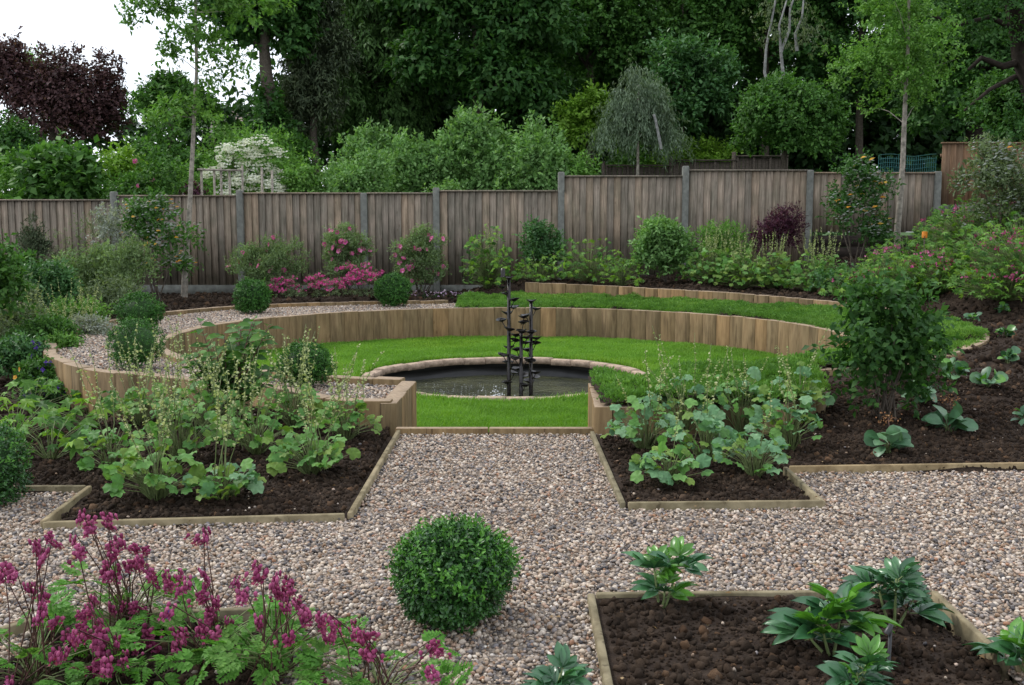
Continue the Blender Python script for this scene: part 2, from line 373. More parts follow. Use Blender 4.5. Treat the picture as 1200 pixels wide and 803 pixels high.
def lance(rows=((0, .03), (.2, .30), (.45, .5), (.7, .42), (.88, .2), (1, 0))):
    V, F = [], []
    for i, (y, wd) in enumerate(rows):
        z = .10*math.sin(y*2.4)-.28*y*y
        V += [(-wd, y, z+.09*wd*2), (0, y, z-.02), (wd, y, z+.09*wd*2)]
    for i in range(5):
        a = i*3; F += [(a, a+1, a+4), (a, a+4, a+3), (a+1, a+2, a+5), (a+1, a+5, a+4)]
    return np.array(V, float), np.array(F)
T_LANCE = lance()
T_PADDLE = lance([(0, .02), (.22, .05), (.42, .30), (.66, .46), (.86, .40), (1, .14)])
def stamp(tp, pos, Y, Nn, L, Wd=None, twist=True):
    """copies of a template at pos, along Y, facing Nn"""
    tv, tf = tp; pos = np.asarray(pos, float); n = len(pos)
    Y = nrm(np.asarray(Y, float)); X = nrm(np.cross(Y, Nn)); Z = np.cross(X, Y)
    L = np.broadcast_to(np.asarray(L, float), (n,)); Wd = L if Wd is None else np.broadcast_to(np.asarray(Wd, float), (n,))
    V = pos[:, None]+tv[None, :, 0:1]*X[:, None]*Wd[:, None, None]+tv[None, :, 1:2]*Y[:, None]*L[:, None, None]+tv[None, :, 2:3]*Z[:, None]*L[:, None, None]
    F = tf[None]+(np.arange(n)*len(tv))[:, None, None]
    return V.reshape(-1, 3), F.reshape(-1, 3)
def rdir(rg, n): return nrm(rg.normal(size=(n, 3)))
UP = np.array([0, 0, 1.])
def foliage(rg, blobs, n, L, Wd=None, per=7, shell=.35, droop=.3, up=.5, tp=T_RHOMB, out=.6, low=-.6, spread=1.0, twig=None):
    """leaves in twiggy sprays over a set of blobs (x,y,z,rx,ry,rz)"""
    b = np.asarray(blobs, float); a = (b[:, 3]*b[:, 4]+b[:, 3]*b[:, 5]+b[:, 4]*b[:, 5]); nt_ = max(1, n//per)
    k = rg.choice(len(b), nt_, p=a/a.sum()); u = rdir(rg, nt_)
    fl = u[:, 2] < low; u[fl, 2] *= -1
    r_ = 1-shell*rg.random(nt_)**1.5+rg.normal(0, .05, nt_)
    P0 = b[k, :3]+u*b[k, 3:]*r_[:, None]
    t = nrm(u*out+rg.normal(0, .45, (nt_, 3))+UP*(up*.5-droop))
    tl = (twig if twig else L*2.2)*rg.uniform(.6, 1.3, nt_)
    j = np.tile(np.arange(per), nt_)/per; i = np.repeat(np.arange(nt_), per)
    pos = P0[i]+t[i]*(j*tl[i])[:, None]+rg.normal(0, L*.22*spread, (nt_*per, 3))
    d = nrm(t[i]*.7+rdir(rg, nt_*per)*.9-UP*droop*.6)
    nn = nrm(u[i]*.8+UP*up+rdir(rg, nt_*per)*.42)
    LL = L*rg.uniform(.65, 1.25, nt_*per); Wd = (Wd if Wd else L*.6)
    return stamp(tp, pos, d, nn, LL, LL*Wd/L)
def clumps(rg, c, rad, k, size=(.3, .5), inner=.55, low=-.7):
    u = rdir(rg, k); u[u[:, 2] < low, 2] *= -1; r_ = inner+(1-inner)*rg.random(k)
    s = rg.uniform(*size, k); m = np.array(rad)
    P0 = np.array(c)+u*m*(r_*(1-s*.55))[:, None]; mm = float(np.mean(m))
    S = np.stack([s*(m[0]*.5+mm*.5), s*(m[1]*.5+mm*.5), s*(m[2]*.45+mm*.4)], 1)
    return np.hstack([P0, S])
def loc_of(o, V): return V-np.array(o.location)

# ------------------------------------------------------------------ scatter by geometry nodes (gravel, grass, clods: uncountable)
def scatter(name, P, rot, scl, meshes):
    c = bpy.data.collections.new(name+'_pieces')
    for i, me in enumerate(meshes):
        o = bpy.data.objects.new(name+'_piece', me); c.objects.link(o)
    n = len(P); me = bpy.data.meshes.new(name); me.vertices.add(n); me.vertices.foreach_set('co', np.asarray(P, np.float32).ravel())
    for an, arr in (('rot', rot), ('scl', scl)):
        at = me.attributes.new(an, 'FLOAT_VECTOR', 'POINT'); at.data.foreach_set('vector', np.asarray(arr, np.float32).ravel())
    at = me.attributes.new('pick', 'INT', 'POINT'); at.data.foreach_set('value', rng.integers(0, len(meshes), n).astype(np.int32))
    me.update(); o = put(name, me); o['kind'] = 'stuff'
    t = bpy.data.node_groups.new(name, 'GeometryNodeTree')
    t.interface.new_socket('Geometry', in_out='INPUT', socket_type='NodeSocketGeometry')
    t.interface.new_socket('Geometry', in_out='OUTPUT', socket_type='NodeSocketGeometry')
    gi = t.nodes.new('NodeGroupInput'); go = t.nodes.new('NodeGroupOutput'); ip = t.nodes.new('GeometryNodeInstanceOnPoints')
    ci = t.nodes.new('GeometryNodeCollectionInfo'); ci.inputs['Collection'].default_value = c
    ci.inputs['Separate Children'].default_value = True; ci.inputs['Reset Children'].default_value = True
    def na(nm, ty):
        q = t.nodes.new('GeometryNodeInputNamedAttribute'); q.data_type = ty; q.inputs['Name'].default_value = nm
        return [s for s in q.outputs if s.enabled and s.name == 'Attribute'][0]
    L_ = t.links.new
    L_(gi.outputs[0], ip.inputs['Points']); L_(ci.outputs[0], ip.inputs['Instance']); ip.inputs['Pick Instance'].default_value = True
    L_(na('pick', 'INT'), ip.inputs['Instance Index']); L_(na('rot', 'FLOAT_VECTOR'), ip.inputs['Rotation']); L_(na('scl', 'FLOAT_VECTOR'), ip.inputs['Scale'])
    L_(ip.outputs[0], go.inputs[0])
    md = o.modifiers.new('scatter', 'NODES'); md.node_group = t
    return o
def jgrid(x0, x1, y0, y1, s):
    X, Y = np.meshgrid(np.arange(x0, x1, s), np.arange(y0, y1, s)); X = X.ravel(); Y = Y.ravel()
    X = X+rng.uniform(-.5, .5, X.shape)*s; Y = Y+rng.uniform(-.5, .5, Y.shape)*s; return X, Y

# ================================================================== LAYOUT
WT = EYE-.99                      # top of the ring walls
LAWN = -.23
CX, CY, CR = -.03, 9.95, 3.18     # inner ring
PX_, PY_, PR = -.05, 9.55, 1.28   # pond
out_left = smooth_curve([(-.70, 5.9), (-1.05, 5.97), (-1.6, 6.5), (-2.3, 6.85), (-3.0, 7.25), (-3.6, 8.0), (-3.9, 8.6), (-4.27, 9.6), (-4.42, 11.2), (-4.2, 12.3), (-3.6, 13.35), (-2.35, 14.1), (-.9, 14.42)])
out_right = smooth_curve([(.2, 14.7), (1.25, 14.3), (2.27, 13.6), (3.0, 13.0), (3.86, 12.15), (4.35, 11.1), (4.47, 10.3), (4.33, 9.4), (4.0, 8.75), (3.3, 7.87), (2.75, 7.45), (2.1, 7.2)])
zr_pts = [(0, EYE-.74), (.18, EYE-.78), (.30, EYE-.80), (.42, EYE-.84), (.53, EYE-.88), (.61, EYE-.93), (.70, EYE-.95), (1, EYE-.985)]
def zr(t): return float(np.interp(t, [a for a, _ in zr_pts], [b_ for _, b_ in zr_pts]))
ring_poly = list(map(tuple, out_left))+list(map(tuple, out_right))+[(1.93, 6.2), (1.48, 5.72), (.45, 5.72), (.45, 5.72), (-.66, 5.82)]
def in_inner(x, y, r_=CR): return (np.hypot(np.asarray(x)-CX, np.asarray(y)-CY) < r_) | ((np.asarray(x) > -.66-(r_-CR)) & (np.asarray(x) < .47+(r_-CR)) & (np.asarray(y) > 5.75) & (np.asarray(y) < 7.2))
g0 = lambda px, py: G(px, py, .02)[:2]
bed_L = [g0(105, 570), g0(50, 612), g0(410, 602), (-.655, 5.70), (-.70, 5.9), (-1.6, 6.5), (-3, 7.2), (-9, 9), (-9, g0(0, 572)[1]), g0(0, 572)]
bed_R = [(.455, 5.62), g0(730, 590), g0(965, 588), g0(920, 548), (9, g0(1200, 540)[1]), (9, 9), (2.1, 7.2), (1.48, 5.7)]
bed_FR = [g0(692, 695), g0(1088, 692), g0(1180, 775), (1.31, 1.6), (.235, 1.6)]
bed_FL = [g0(53, 722), g0(348, 713), g0(330, 745), (-.66, 1.5), (-2.0, 1.5), g0(20, 760)]
bed_FC = [(-.35, 2.42), (.02, 2.42), (.02, 1.2), (-.35, 1.2)]
front_beds = [bed_L, bed_R, bed_FR, bed_FL, bed_FC]
CTRL = np.array([(-4, 8, -.155), (-3.3, 6.9, -.15), (-4.6, 10.5, -.02), (-3, 5, 0), (-6, 6, 0), (-7, 9, -.05), (-5, 16, .15), (-9, 16, .15), (-1, 16, .16), (-5, 12.5, .08), (-.9, 14.8, .14), (-1.5, 6, .0), (-4.6, 13.5, .13),
   (.3, 15, .38), (2.5, 14.1, .42), (3.6, 7.3, .10), (2.5, 4.97, .0), (2.2, 6.4, .06), (1.5, 5.5, .0), (5.5, 15.8, .72), (5.4, 11.5, .66), (7, 15.8, 1.25), (6.2, 13.2, .95), (3, 15.9, .5), (0, 15.9, .32), (7, 9, .75), (5.5, 7, .42), (6, 5, .1), (4, 5.1, .03), (0, 4, 0), (-2, 2, 0), (2, 2, 0), (8, 12, 1.1)])
_d = np.concatenate([[0], np.cumsum(np.linalg.norm(np.diff(out_right, axis=0), axis=1))]); _ex = []
for _t in np.linspace(.02, .98, 16):
    _q = np.array([np.interp(_t*_d[-1], _d, out_right[:, j]) for j in (0, 1)]); _o = nrm(_q-np.array([CX, CY]))
    _ex += [(*(_q+_o*.12), zr(_t)-.045), (*(_q+_o*.4), zr(_t)-.0)]
CTRL = np.vstack([CTRL, np.array(_ex)])
def ground_h(x, y):
    x = np.asarray(x, float); y = np.asarray(y, float); s = x.shape; x = x.ravel(); y = y.ravel()
    d = (x[:, None]-CTRL[None, :, 0])**2+(y[:, None]-CTRL[None, :, 1])**2
    wt = 1/(d+.05)**1.6; h = (wt*CTRL[None, :, 2]).sum(1)/wt.sum(1)
    h = np.where(y < 6.3, h*np.clip((y-5.25)/1.2, 0, 1), h)
    h = np.where(y > 16.1, np.clip(.35+(y-16)*.03, .3, .9), h); return h.reshape(s)
def gz(x, y): return float(ground_h(np.array([x]), np.array([y]))[0])

# ---- the ground sheet
xs = np.concatenate([[-400, -150, -60, -25, -14, -9.5], np.arange(-8, 9.01, .07), [10.5, 15, 25, 60, 150, 400]])
ys = np.concatenate([[-200, -60, -15, -4, 0], np.arange(1.2, 16.4, .07), [17, 18.5, 20, 23, 27, 35, 50, 90, 200, 500]])
GX, GY = np.meshgrid(xs, ys); Z = ground_h(GX, GY)
soilm = np.zeros(GX.shape, bool)
for p in front_beds: soilm |= inpoly(GX, GY, p)
soilm |= (GY > 6.4)
def lumpf(x, y): return (vnoise(x, y, .35, 1)*.018+vnoise(x, y, .13, 2)*.012)*np.where(np.asarray(y) < 6.2, .5, 1)
lump = lumpf(GX, GY)
Z = np.where(soilm, Z+.004+lump, -.05)
Z = np.where(inpoly(GX, GY, ring_poly), -.62, Z)
Z = np.where((np.abs(GX) > 30) | (GY < 1.3) | (GY > 40), np.minimum(Z, .3), Z)
ny, nx = GX.shape; idx = np.arange(nx*ny).reshape(ny, nx)
F = np.stack([idx[:-1, :-1], idx[:-1, 1:], idx[1:, 1:], idx[1:, :-1]], -1).reshape(-1, 4)
struct('ground', mesh_np('ground', np.stack([GX, GY, Z], -1), F, M['ground'], True))

# ---- gravel path: compacted base under the stones
def sheet(name, x0, x1, y0, y1, s, keep, zf, mat, kind='structure'):
    a = np.arange(x0, x1+s, s); b_ = np.arange(y0, y1+s, s); A, B = np.meshgrid(a, b_); n1, n0 = A.shape
    id_ = np.arange(A.size).reshape(n1, n0); F_ = np.stack([id_[:-1, :-1], id_[:-1, 1:], id_[1:, 1:], id_[1:, :-1]], -1).reshape(-1, 4)
    cxm = A.ravel()[F_].mean(1); cym = B.ravel()[F_].mean(1); F_ = F_[keep(cxm, cym)]
    u_ = np.unique(F_); mp = np.full(A.size, -1); mp[u_] = np.arange(len(u_))
    V = np.stack([A.ravel(), B.ravel(), zf(A.ravel(), B.ravel())], -1)[u_]
    return struct(name, mesh_np(name, V, mp[F_], mat, True), kind)
def gravel_mask(x, y):
    x = np.asarray(x); k = np.ones(x.shape, bool)
    for p in front_beds: k &= ~inpoly(x, y, p)
    k &= ~inpoly(x, y, ring_poly); k &= (np.asarray(y) < 5.74); return k
sheet('gravel_path', -9, 9, .5, 5.8, .05, gravel_mask, lambda x, y: -.012+vnoise(x, y, .3, 5)*.006, M['sand'])

def pebble_mesh(s):
    rg = np.random.default_rng(s); V, F_ = ICO1 if s % 3 else ICO2; V = V.copy()
    ax = np.array([1, rg.uniform(.62, .95), rg.uniform(.42, .7)])
    for _ in range(5):
        d = rdir(rg, 1)[0]; c = rg.uniform(.55, .8); q = V@d; V -= np.where(q > c, (q-c), 0)[:, None]*d*.85
    V *= 1+rg.normal(0, .035, V.shape); return mesh_np('pebble', V*ax, F_, M['pebble'], s % 3 == 0)
PEB = [pebble_mesh(s) for s in range(9)]
def pebbles(name, X, Y, Zb, smin, smax, label):
    n = len(X); sz = smin+(smax-smin)*rng.random(n)**1.8
    rot = np.stack([rng.normal(0, .45, n), rng.normal(0, .45, n), rng.uniform(0, 6.28, n)], 1)
    P = np.stack([X, Y, Zb+sz*.25+rng.uniform(-.3, .8, n)*sz*.6], 1)
    o = scatter(name, P, rot, np.repeat(sz[:, None], 3, 1), PEB); tag(o, label, 'gravel'); return o
X, Y = jgrid(-4.2, 4.2, 1.9, 5.76, .0122)
k = gravel_mask(X, Y) & (np.abs(X) < .56*Y+.5) & (rng.random(X.shape) < np.where(Y > 3.8, .72, 1.))
X, Y = X[k], Y[k]
pebbles('path_gravel', X, Y, np.full(X.shape, -.008), .0045, .0125, 'loose multicoloured pebbles covering the garden path')

# ---- raised ring filled with gravel on the left, creeping mat on the right
def is_mat(x, y): return (np.asarray(x) > -.72) & ((np.asarray(y) > 9) | (np.asarray(x) > .52))
def ring_mask(x, y, m=0.0): return inpoly(x, y, ring_poly) & ~in_inner(x, y, CR+m)
sheet('ring_gravel_bed', -4.6, .6, 5.8, 14.6, .06, lambda x, y: ring_mask(x, y, .06) & ~is_mat(x, y) & (x < 0), lambda x, y: WT-.05+.0*x, M['sand'])
def mat_z(x, y):
    r_ = np.hypot(np.asarray(x)-CX, np.asarray(y)-CY); t = np.clip((r_-CR)/1.35, 0, 1)
    z = WT-.01+t*.06*(np.asarray(y) > 9)+.035*vnoise(x, y, .28, 3)+.02*vnoise(x, y, .12, 8)+.035
    z = z+np.where(np.asarray(y) < 8, .03, 0)
    return z-np.clip(1-(r_-CR-.02)/.12, 0, 1)*.03
sheet('mat_soil', -1, 4.6, 5.6, 14.9, .06, lambda x, y: ring_mask(x, y, .06) & is_mat(x, y), lambda x, y: mat_z(x, y)-.025, M['soil'])
X, Y = jgrid(-4.6, 0, 5.8, 14.6, .021)
k = ring_mask(X, Y, .1) & ~is_mat(X, Y); X, Y = X[k], Y[k]
pebbles('ring_gravel', X, Y, np.full(X.shape, WT-.045), .008, .016, 'pale gravel filling the raised curved planter on the left')
def tuft(name, nb, h, wd, spread, mat, seed, bend=.5, seg=2):
    rg = np.random.default_rng(seed); pr = []
    for _ in range(nb):
        a = rg.uniform(0, 6.28); b0 = np.array([rg.normal(0, spread), rg.normal(0, spread), 0]); hh = h*rg.uniform(.55, 1.15)
        d = np.array([math.cos(a), math.sin(a), 0]); sd = np.array([-d[1], d[0], 0])*wd
        p1 = b0+d*hh*bend*.25+UP*hh*.6; p2 = b0+d*hh*bend+UP*hh
        pr.append((np.array([b0-sd, b0+sd, p1+sd*.7, p1-sd*.7, p2]), np.array([(0, 1, 2), (0, 2, 3), (3, 2, 4)])))
    V, F_ = cat(pr); return mesh_np(name, V, F_, mat)
GT = [tuft('grass_tuft', 11, .038, .0021, .014, M['grass'], s) for s in range(4)]
def lawn_mask(x, y, m=.0): return in_inner(x, y, CR-.0) & (np.hypot(np.asarray(x)-PX_, np.asarray(y)-PY_) > PR+.07+m)
lawn_z = lambda x, y: LAWN+.006*vnoise(x, y, .5, 4)
sheet('lawn', -3.3, 3.3, 5.7, 13.3, .05, lambda x, y: in_inner(x, y, CR+.04) & (np.hypot(x-PX_, y-PY_) > PR+.03), lawn_z, M['lawnbase'])
X, Y = jgrid(-3.2, 3.2, 5.8, 13.2, .024); k = lawn_mask(X, Y, .05); X, Y = X[k], Y[k]; n = len(X)
hs = rng.uniform(.7, 1.2, n)*(1+.25*vnoise(X, Y, .2, 6)); dR = np.hypot(X-PX_, Y-PY_)-PR
hs = np.where(dR < .2, hs*1.5, hs)
tag(scatter('lawn_grass', np.stack([X, Y, lawn_z(X, Y)], 1), np.stack([rng.normal(0, .12, n), rng.normal(0, .12, n), rng.uniform(0, 6.28, n)], 1), np.stack([hs, hs, hs], 1), GT), 'bright green mown grass of the sunken circular lawn', 'grass')
def mat_tuft(seed):
    rg = np.random.default_rng(seed); n_ = 26; u = rdir(rg, n_); u[:, 2] = np.abs(u[:, 2]); p = u*np.array([.03, .03, .026])*rg.uniform(.6, 1.1, (n_, 1))
    V, F_ = stamp(T_RHOMB, p, nrm(u+UP*.5+rdir(rg, n_)*.6), nrm(u+rdir(rg, n_)*.4), .016, .008); return mesh_np('mat_tuft', V, F_, M['thyme'])
MT = [mat_tuft(s) for s in range(4)]
X, Y = jgrid(-1, 4.6, 5.7, 14.9, .034); k = ring_mask(X, Y, .07) & is_mat(X, Y); X, Y = X[k], Y[k]; n = len(X)
hs = rng.uniform(.8, 1.5, n)
tag(scatter('creeping_mat', np.stack([X, Y, mat_z(X, Y)-.02], 1), np.stack([rng.normal(0, .3, n), rng.normal(0, .3, n), rng.uniform(0, 6.28, n)], 1), np.stack([hs, hs, hs*1.2], 1), MT), 'dense low bright green mat plant filling the raised ring on the right', 'ground cover')

# ---- soil clods
def clod_mesh(s):
    rg = np.random.default_rng(100+s); V, F_ = ICO2; V = V*(1+.22*rg.normal(size=(len(V), 1)))*np.array([1, .85, .6]); return mesh_np('clod', V, F_, M['clod'])
CL = [clod_mesh(s) for s in range(5)]
X, Y = jgrid(-5, 5, 1.8, 6.9, .017); k = np.zeros(X.shape, bool)
for p in front_beds: k |= inpoly(X, Y, p) & inpoly(X+.035, Y, p) & inpoly(X-.035, Y, p) & inpoly(X, Y+.035, p) & inpoly(X, Y-.03, p)
k &= ~inpoly(X, Y, ring_poly) & (np.abs(X) < .56*Y+.6); X, Y = X[k], Y[k]
X2, Y2 = jgrid(-6, 8, 6.9, 16, .06); k = ~inpoly(X2, Y2, ring_poly) & (np.abs(X2) < .56*Y2+.5); X = np.concatenate([X, X2[k]]); Y = np.concatenate([Y, Y2[k]]); n = len(X)
sz = (.0035+.015*rng.random(n)**3.6)*np.where(Y > 6.9, 2.2, 1); zz = ground_h(X, Y)+.004+lumpf(X, Y)
tag(scatter('soil_clods', np.stack([X, Y, zz+sz*.2], 1), rng.uniform(0, 6.28, (n, 3)), np.repeat(sz[:, None], 3, 1), CL), 'crumbly dark soil clods lying over the planting beds', 'soil')
k = rng.random(n) < .010
pebbles('bed_stones', X[k], Y[k], zz[k]+.006, .003, .010, 'scattered small stones lying on the dark bed soil')

X3, Y3 = jgrid(-3, 3.5, 2.1, 7.5, .16); k = ~inpoly(X3, Y3, ring_poly) & (rng.random(X3.shape) < .5); X3, Y3 = X3[k], Y3[k]; n = len(X3)
V, F_ = stamp((np.array([(0, 0, 0), (.4, .4, .2), (0, 1, .05), (-.4, .45, .15)], float), np.array([(0, 1, 2), (0, 2, 3)])), np.stack([X3, Y3, np.where(gravel_mask(X3, Y3), .012, ground_h(X3, Y3)+.03)], 1), nrm(np.stack([rng.normal(size=n), rng.normal(size=n), rng.normal(0, .2, n)], 1)), nrm(rng.normal(0, .25, (n, 3))+np.array([0, 0, 1.])), rng.uniform(.008, .022, n), rng.uniform(.006, .016, n))
M['litter'] = g('leaf_litter', [(.09, .045, .02), (.20, .12, .05), (.34, .25, .14)], .8, .1)
tag(struct('leaf_litter', mesh_np('leaf_litter', V, F_, M['litter']), 'stuff'), 'small dry brown leaf scraps lying on gravel and soil', 'leaf litter')

# ================================================================== TIMBER
SLP = [mesh_np('sleeper', *bevbox(.198, .1, -.62, 0, .005, .0012, np.random.default_rng(s)), M['sleeper']) for s in range(5)]
def wall_along(name, label, pts, zf, group='curved timber sleeper walls', depth=.62, wid=.2):
    p = np.asarray(pts, float); d = np.concatenate([[0], np.cumsum(np.linalg.norm(np.diff(p, axis=0), axis=1))]); Ln = d[-1]; n = max(1, int(round(Ln/wid)))
    root = thing(name, label, 'retaining wall', (p[0][0], p[0][1], 0), group)
    for i in range(n):
        a = (i+.5)/n; q0 = [np.interp((i+.06)/n*Ln, d, p[:, c]) for c in (0, 1)]; q1 = [np.interp((i+.94)/n*Ln, d, p[:, c]) for c in (0, 1)]
        cxy = [np.interp(a*Ln, d, p[:, c]) for c in (0, 1)]; ang = math.atan2(q1[1]-q0[1], q1[0]-q0[0])
        put('sleeper', random.choice(SLP), root, (cxy[0]-p[0][0], cxy[1]-p[0][1], zf(a)+random.uniform(-.003, .003)), (random.gauss(0, .004), random.gauss(0, .004), ang+random.gauss(0, .006)+(math.pi if random.random() < .5 else 0)), (Ln/n/.2*.995, 1+random.uniform(-.05, .05), 1))
    return root
th0 = math.asin(.70/3.23); aa = np.linspace(-math.pi/2-th0, -math.pi/2-2*math.pi+th0, 260)
inner = np.stack([CX+(CR+.05)*np.cos(aa), CY+(CR+.05)*np.sin(aa)], 1)
wall_along('timber_wall', 'tall upright sleeper wall curving round the sunken lawn', inner, lambda a: WT)
wall_along('timber_wall', 'outer sleeper wall round the gravel-filled planter on the left', out_left, lambda a: WT+.01)
wall_along('timber_wall', 'low outer sleeper wall holding back the planted bank behind the green mat', out_right, zr)
wall_along('timber_wall', 'short row of sleepers ending the left gravel planter beside the entrance', [(-.715, 5.84), (-.685, 6.72)], lambda a: WT-.003, 'entrance sleeper ends', wid=.2)
wall_along('timber_wall', 'short row of sleepers ending the right planter beside the entrance', [(.515, 5.70), (.545, 6.62)], lambda a: WT-.003, 'entrance sleeper ends', wid=.2)
wall_along('timber_wall', 'straight low sleeper wall behind the large-leaved plants right of the entrance', [(.57, 5.76), (1.46, 5.76), (1.9, 6.25), (2.07, 7.1)], lambda a: WT-.006, 'entrance sleeper ends')
# step board across the entrance
st = thing('step_board', 'timber board across the entrance between gravel and lawn', 'edging', (-.1, 5.735, 0))
for x0, x1 in ((-.56, -.035), (-.03, .56)): put('board', mesh_np('board', *bevbox(x1-x0, .05, -.3, .03, .004), M['sleeper']), st, ((x0+x1)/2, 0, 0))

def edging(label, segs, zt=.024, th=.022):
    root = thing('bed_edging', label, 'edging', (*segs[0][0][:2], 0), 'thin timber edgings round the beds')
    for a, b_ in segs:
        a = np.array(a[:2]); b_ = np.array(b_[:2]); L_ = np.linalg.norm(b_-a); nseg = 1 if L_ < 2.4 else int(math.ceil(L_/2.4)); ang = math.atan2(*(b_-a)[::-1])
        for i in range(nseg):
            c = a+(b_-a)*(i+.5)/nseg; l = L_/nseg-.003
            V, F_ = bevbox(l, th, -.13, 0, .003)
            put('board', mesh_np('board', V, F_, M['edge']), root, (c[0]-segs[0][0][0], c[1]-segs[0][0][1], zt+random.uniform(-.003, .003)), (random.gauss(0, .01), random.gauss(0, .002), ang+random.gauss(0, .002)))
    return root
E_ = lambda *p: [(p[i], p[i+1]) for i in range(len(p)-1)]
edging('weathered edging round the left bed of pale green leaves', E_((-.64, 5.70), g0(410, 602))+E_((g0(410, 602)[0]-.02, g0(410, 602)[1]+.0), g0(50, 612))+E_(g0(50, 612), g0(105, 570)))
edging('edging of the far left bed behind the dark round bush', E_((g0(105, 570)[0]-.02, g0(105, 570)[1]+.005), (-5, g0(0, 572)[1])))
edging('weathered edging round the small bed of large leaves right of the entrance', E_((.45, 5.66), g0(730, 590))+E_((g0(730, 590)[0]+.02, g0(730, 590)[1]), g0(965, 588))+E_(g0(965, 588), g0(920, 548)))
edging('long straight edging along the foot of the dark planted slope', E_((g0(920, 548)[0]+.02, g0(920, 548)[1]+.005), (6, g0(1200, 540)[1]+.15)))
edging('edging round the nearest soil bed on the right', E_((bed_FR[0][0]+.016, bed_FR[0][1]+.0), (bed_FR[1][0], bed_FR[1][1]))+E_((bed_FR[0][0], bed_FR[0][1]-.018), (.235, 1.6))+E_((bed_FR[1][0]+.01, bed_FR[1][1]-.016), (bed_FR[2][0], bed_FR[2][1]))+E_((bed_FR[2][0]+.02, bed_FR[2][1]), (2.6, bed_FR[2][1])))
edging('edging round the purple-flowered bed in the near left corner', E_(bed_FL[0], bed_FL[1])+E_((bed_FL[1][0]+.01, bed_FL[1][1]-.017), (-.60, 2.2))+E_((bed_FL[0][0]-.01, bed_FL[0][1]-.017), (-1.95, 2.2)))
edging('short board at the bottom edge of the photograph in front of the ball-shaped bush', E_((-.35, 2.43), (.02, 2.43)))

# ================================================================== POND
pond = thing('pond', 'round sunken pond with stone rim and dark lining in the lawn', 'pond', (PX_, PY_, LAWN))
def rim_piece(r0, r1, a0, a1, z0, z1, nn=3):
    V = []; F_ = []
    for i in range(nn+1):
        a = a0+(a1-a0)*i/nn
        for r_, z_ in ((r0, z0), (r1, z0), (r1, z1-.006), (r1-.008, z1), (r0+.008, z1), (r0, z1-.006)): V.append((math.cos(a)*r_, math.sin(a)*r_, z_))
    for i in range(nn):
        for j in range(6):
            k_ = (j+1) % 6; q = i*6; F_ += [(q+j, q+k_, q+6+k_), (q+j, q+6+k_, q+6+j)]
    for q in (0, nn*6):
        for j in range(1, 5): F_.append((q, q+j, q+j+1) if q else (q, q+j+1, q+j))
    return np.array(V), np.array(F_)
nst = 34; RM = mesh_np('coping_stone', *rim_piece(PR-.02, PR+.078, -math.pi/nst*.975, math.pi/nst*.975, -.04, .022), M['coping'])
for i in range(nst): put('coping_stone', RM, pond, (0, 0, random.uniform(-.004, .004)), (random.gauss(0, .002), random.gauss(0, .002), i*2*math.pi/nst))
a = np.linspace(0, 2*math.pi, 73)[:-1]; V = []; 
for r_, z_ in ((PR+.02, -.02), (PR+.015, -.07), (PR+.03, -.075), (PR+.02, -.14), (PR, -.16), (PR+.0, -.5), (.01, -.5)): V += [(math.cos(t)*(r_+.012*math.sin(t*9+z_*40)), math.sin(t)*(r_+.012*math.sin(t*9+z_*40)), z_) for t in a]
F_ = []
for i in range(6):
    for j in range(72): k_ = (j+1) % 72; F_.append((i*72+j, (i+1)*72+j, (i+1)*72+k_, i*72+k_))[0:0] if False else F_.append((i*72+j, (i+1)*72+j, (i+1)*72+k_, i*72+k_))
put('liner', mesh_np('liner', np.array(V), np.array(F_), M['liner'], True), pond)
WZ = EYE-1.535
V = [(PX_, PY_, WZ)]+[(PX_+math.cos(t)*(PR+.004), PY_+math.sin(t)*(PR+.004), WZ) for t in a]
struct('pond_water', mesh_np('pond_water', np.array(V), np.array([(0, i, i % 72+1) for i in range(1, 73)]), M['water'], True))
rg = np.random.default_rng(3)
# foam and drops where the cascade falls
n = 190; fx = np.concatenate([rg.normal(-.14, .05, 60), -.05-.85*rg.random(n-60)**1.2]); fy = np.concatenate([rg.normal(9.3, .07, 60), rg.uniform(9.25, 10.2, n-60)])
pr = []
for i in range(n):
    s = rg.uniform(.003, .008) if i < 60 else rg.uniform(.002, .006); z_ = WZ+(abs(rg.normal(0, .045)) if i < 60 else .001)
    pr.append((ICO1[0]*s*np.array([1.3, 1, .8 if i < 60 else .12])+np.array([fx[i], fy[i], z_]), ICO1[1]))
V, F_ = cat(pr); M['foam'] = plain_mat('foam', (.75, .78, .82), .2, .6, .05, 5, bmp=0)
tag(put('splash', mesh_np('splash', V, F_, M['foam'], True)), 'white foam and drops on the pond below the cascade', 'splash', kind='stuff')

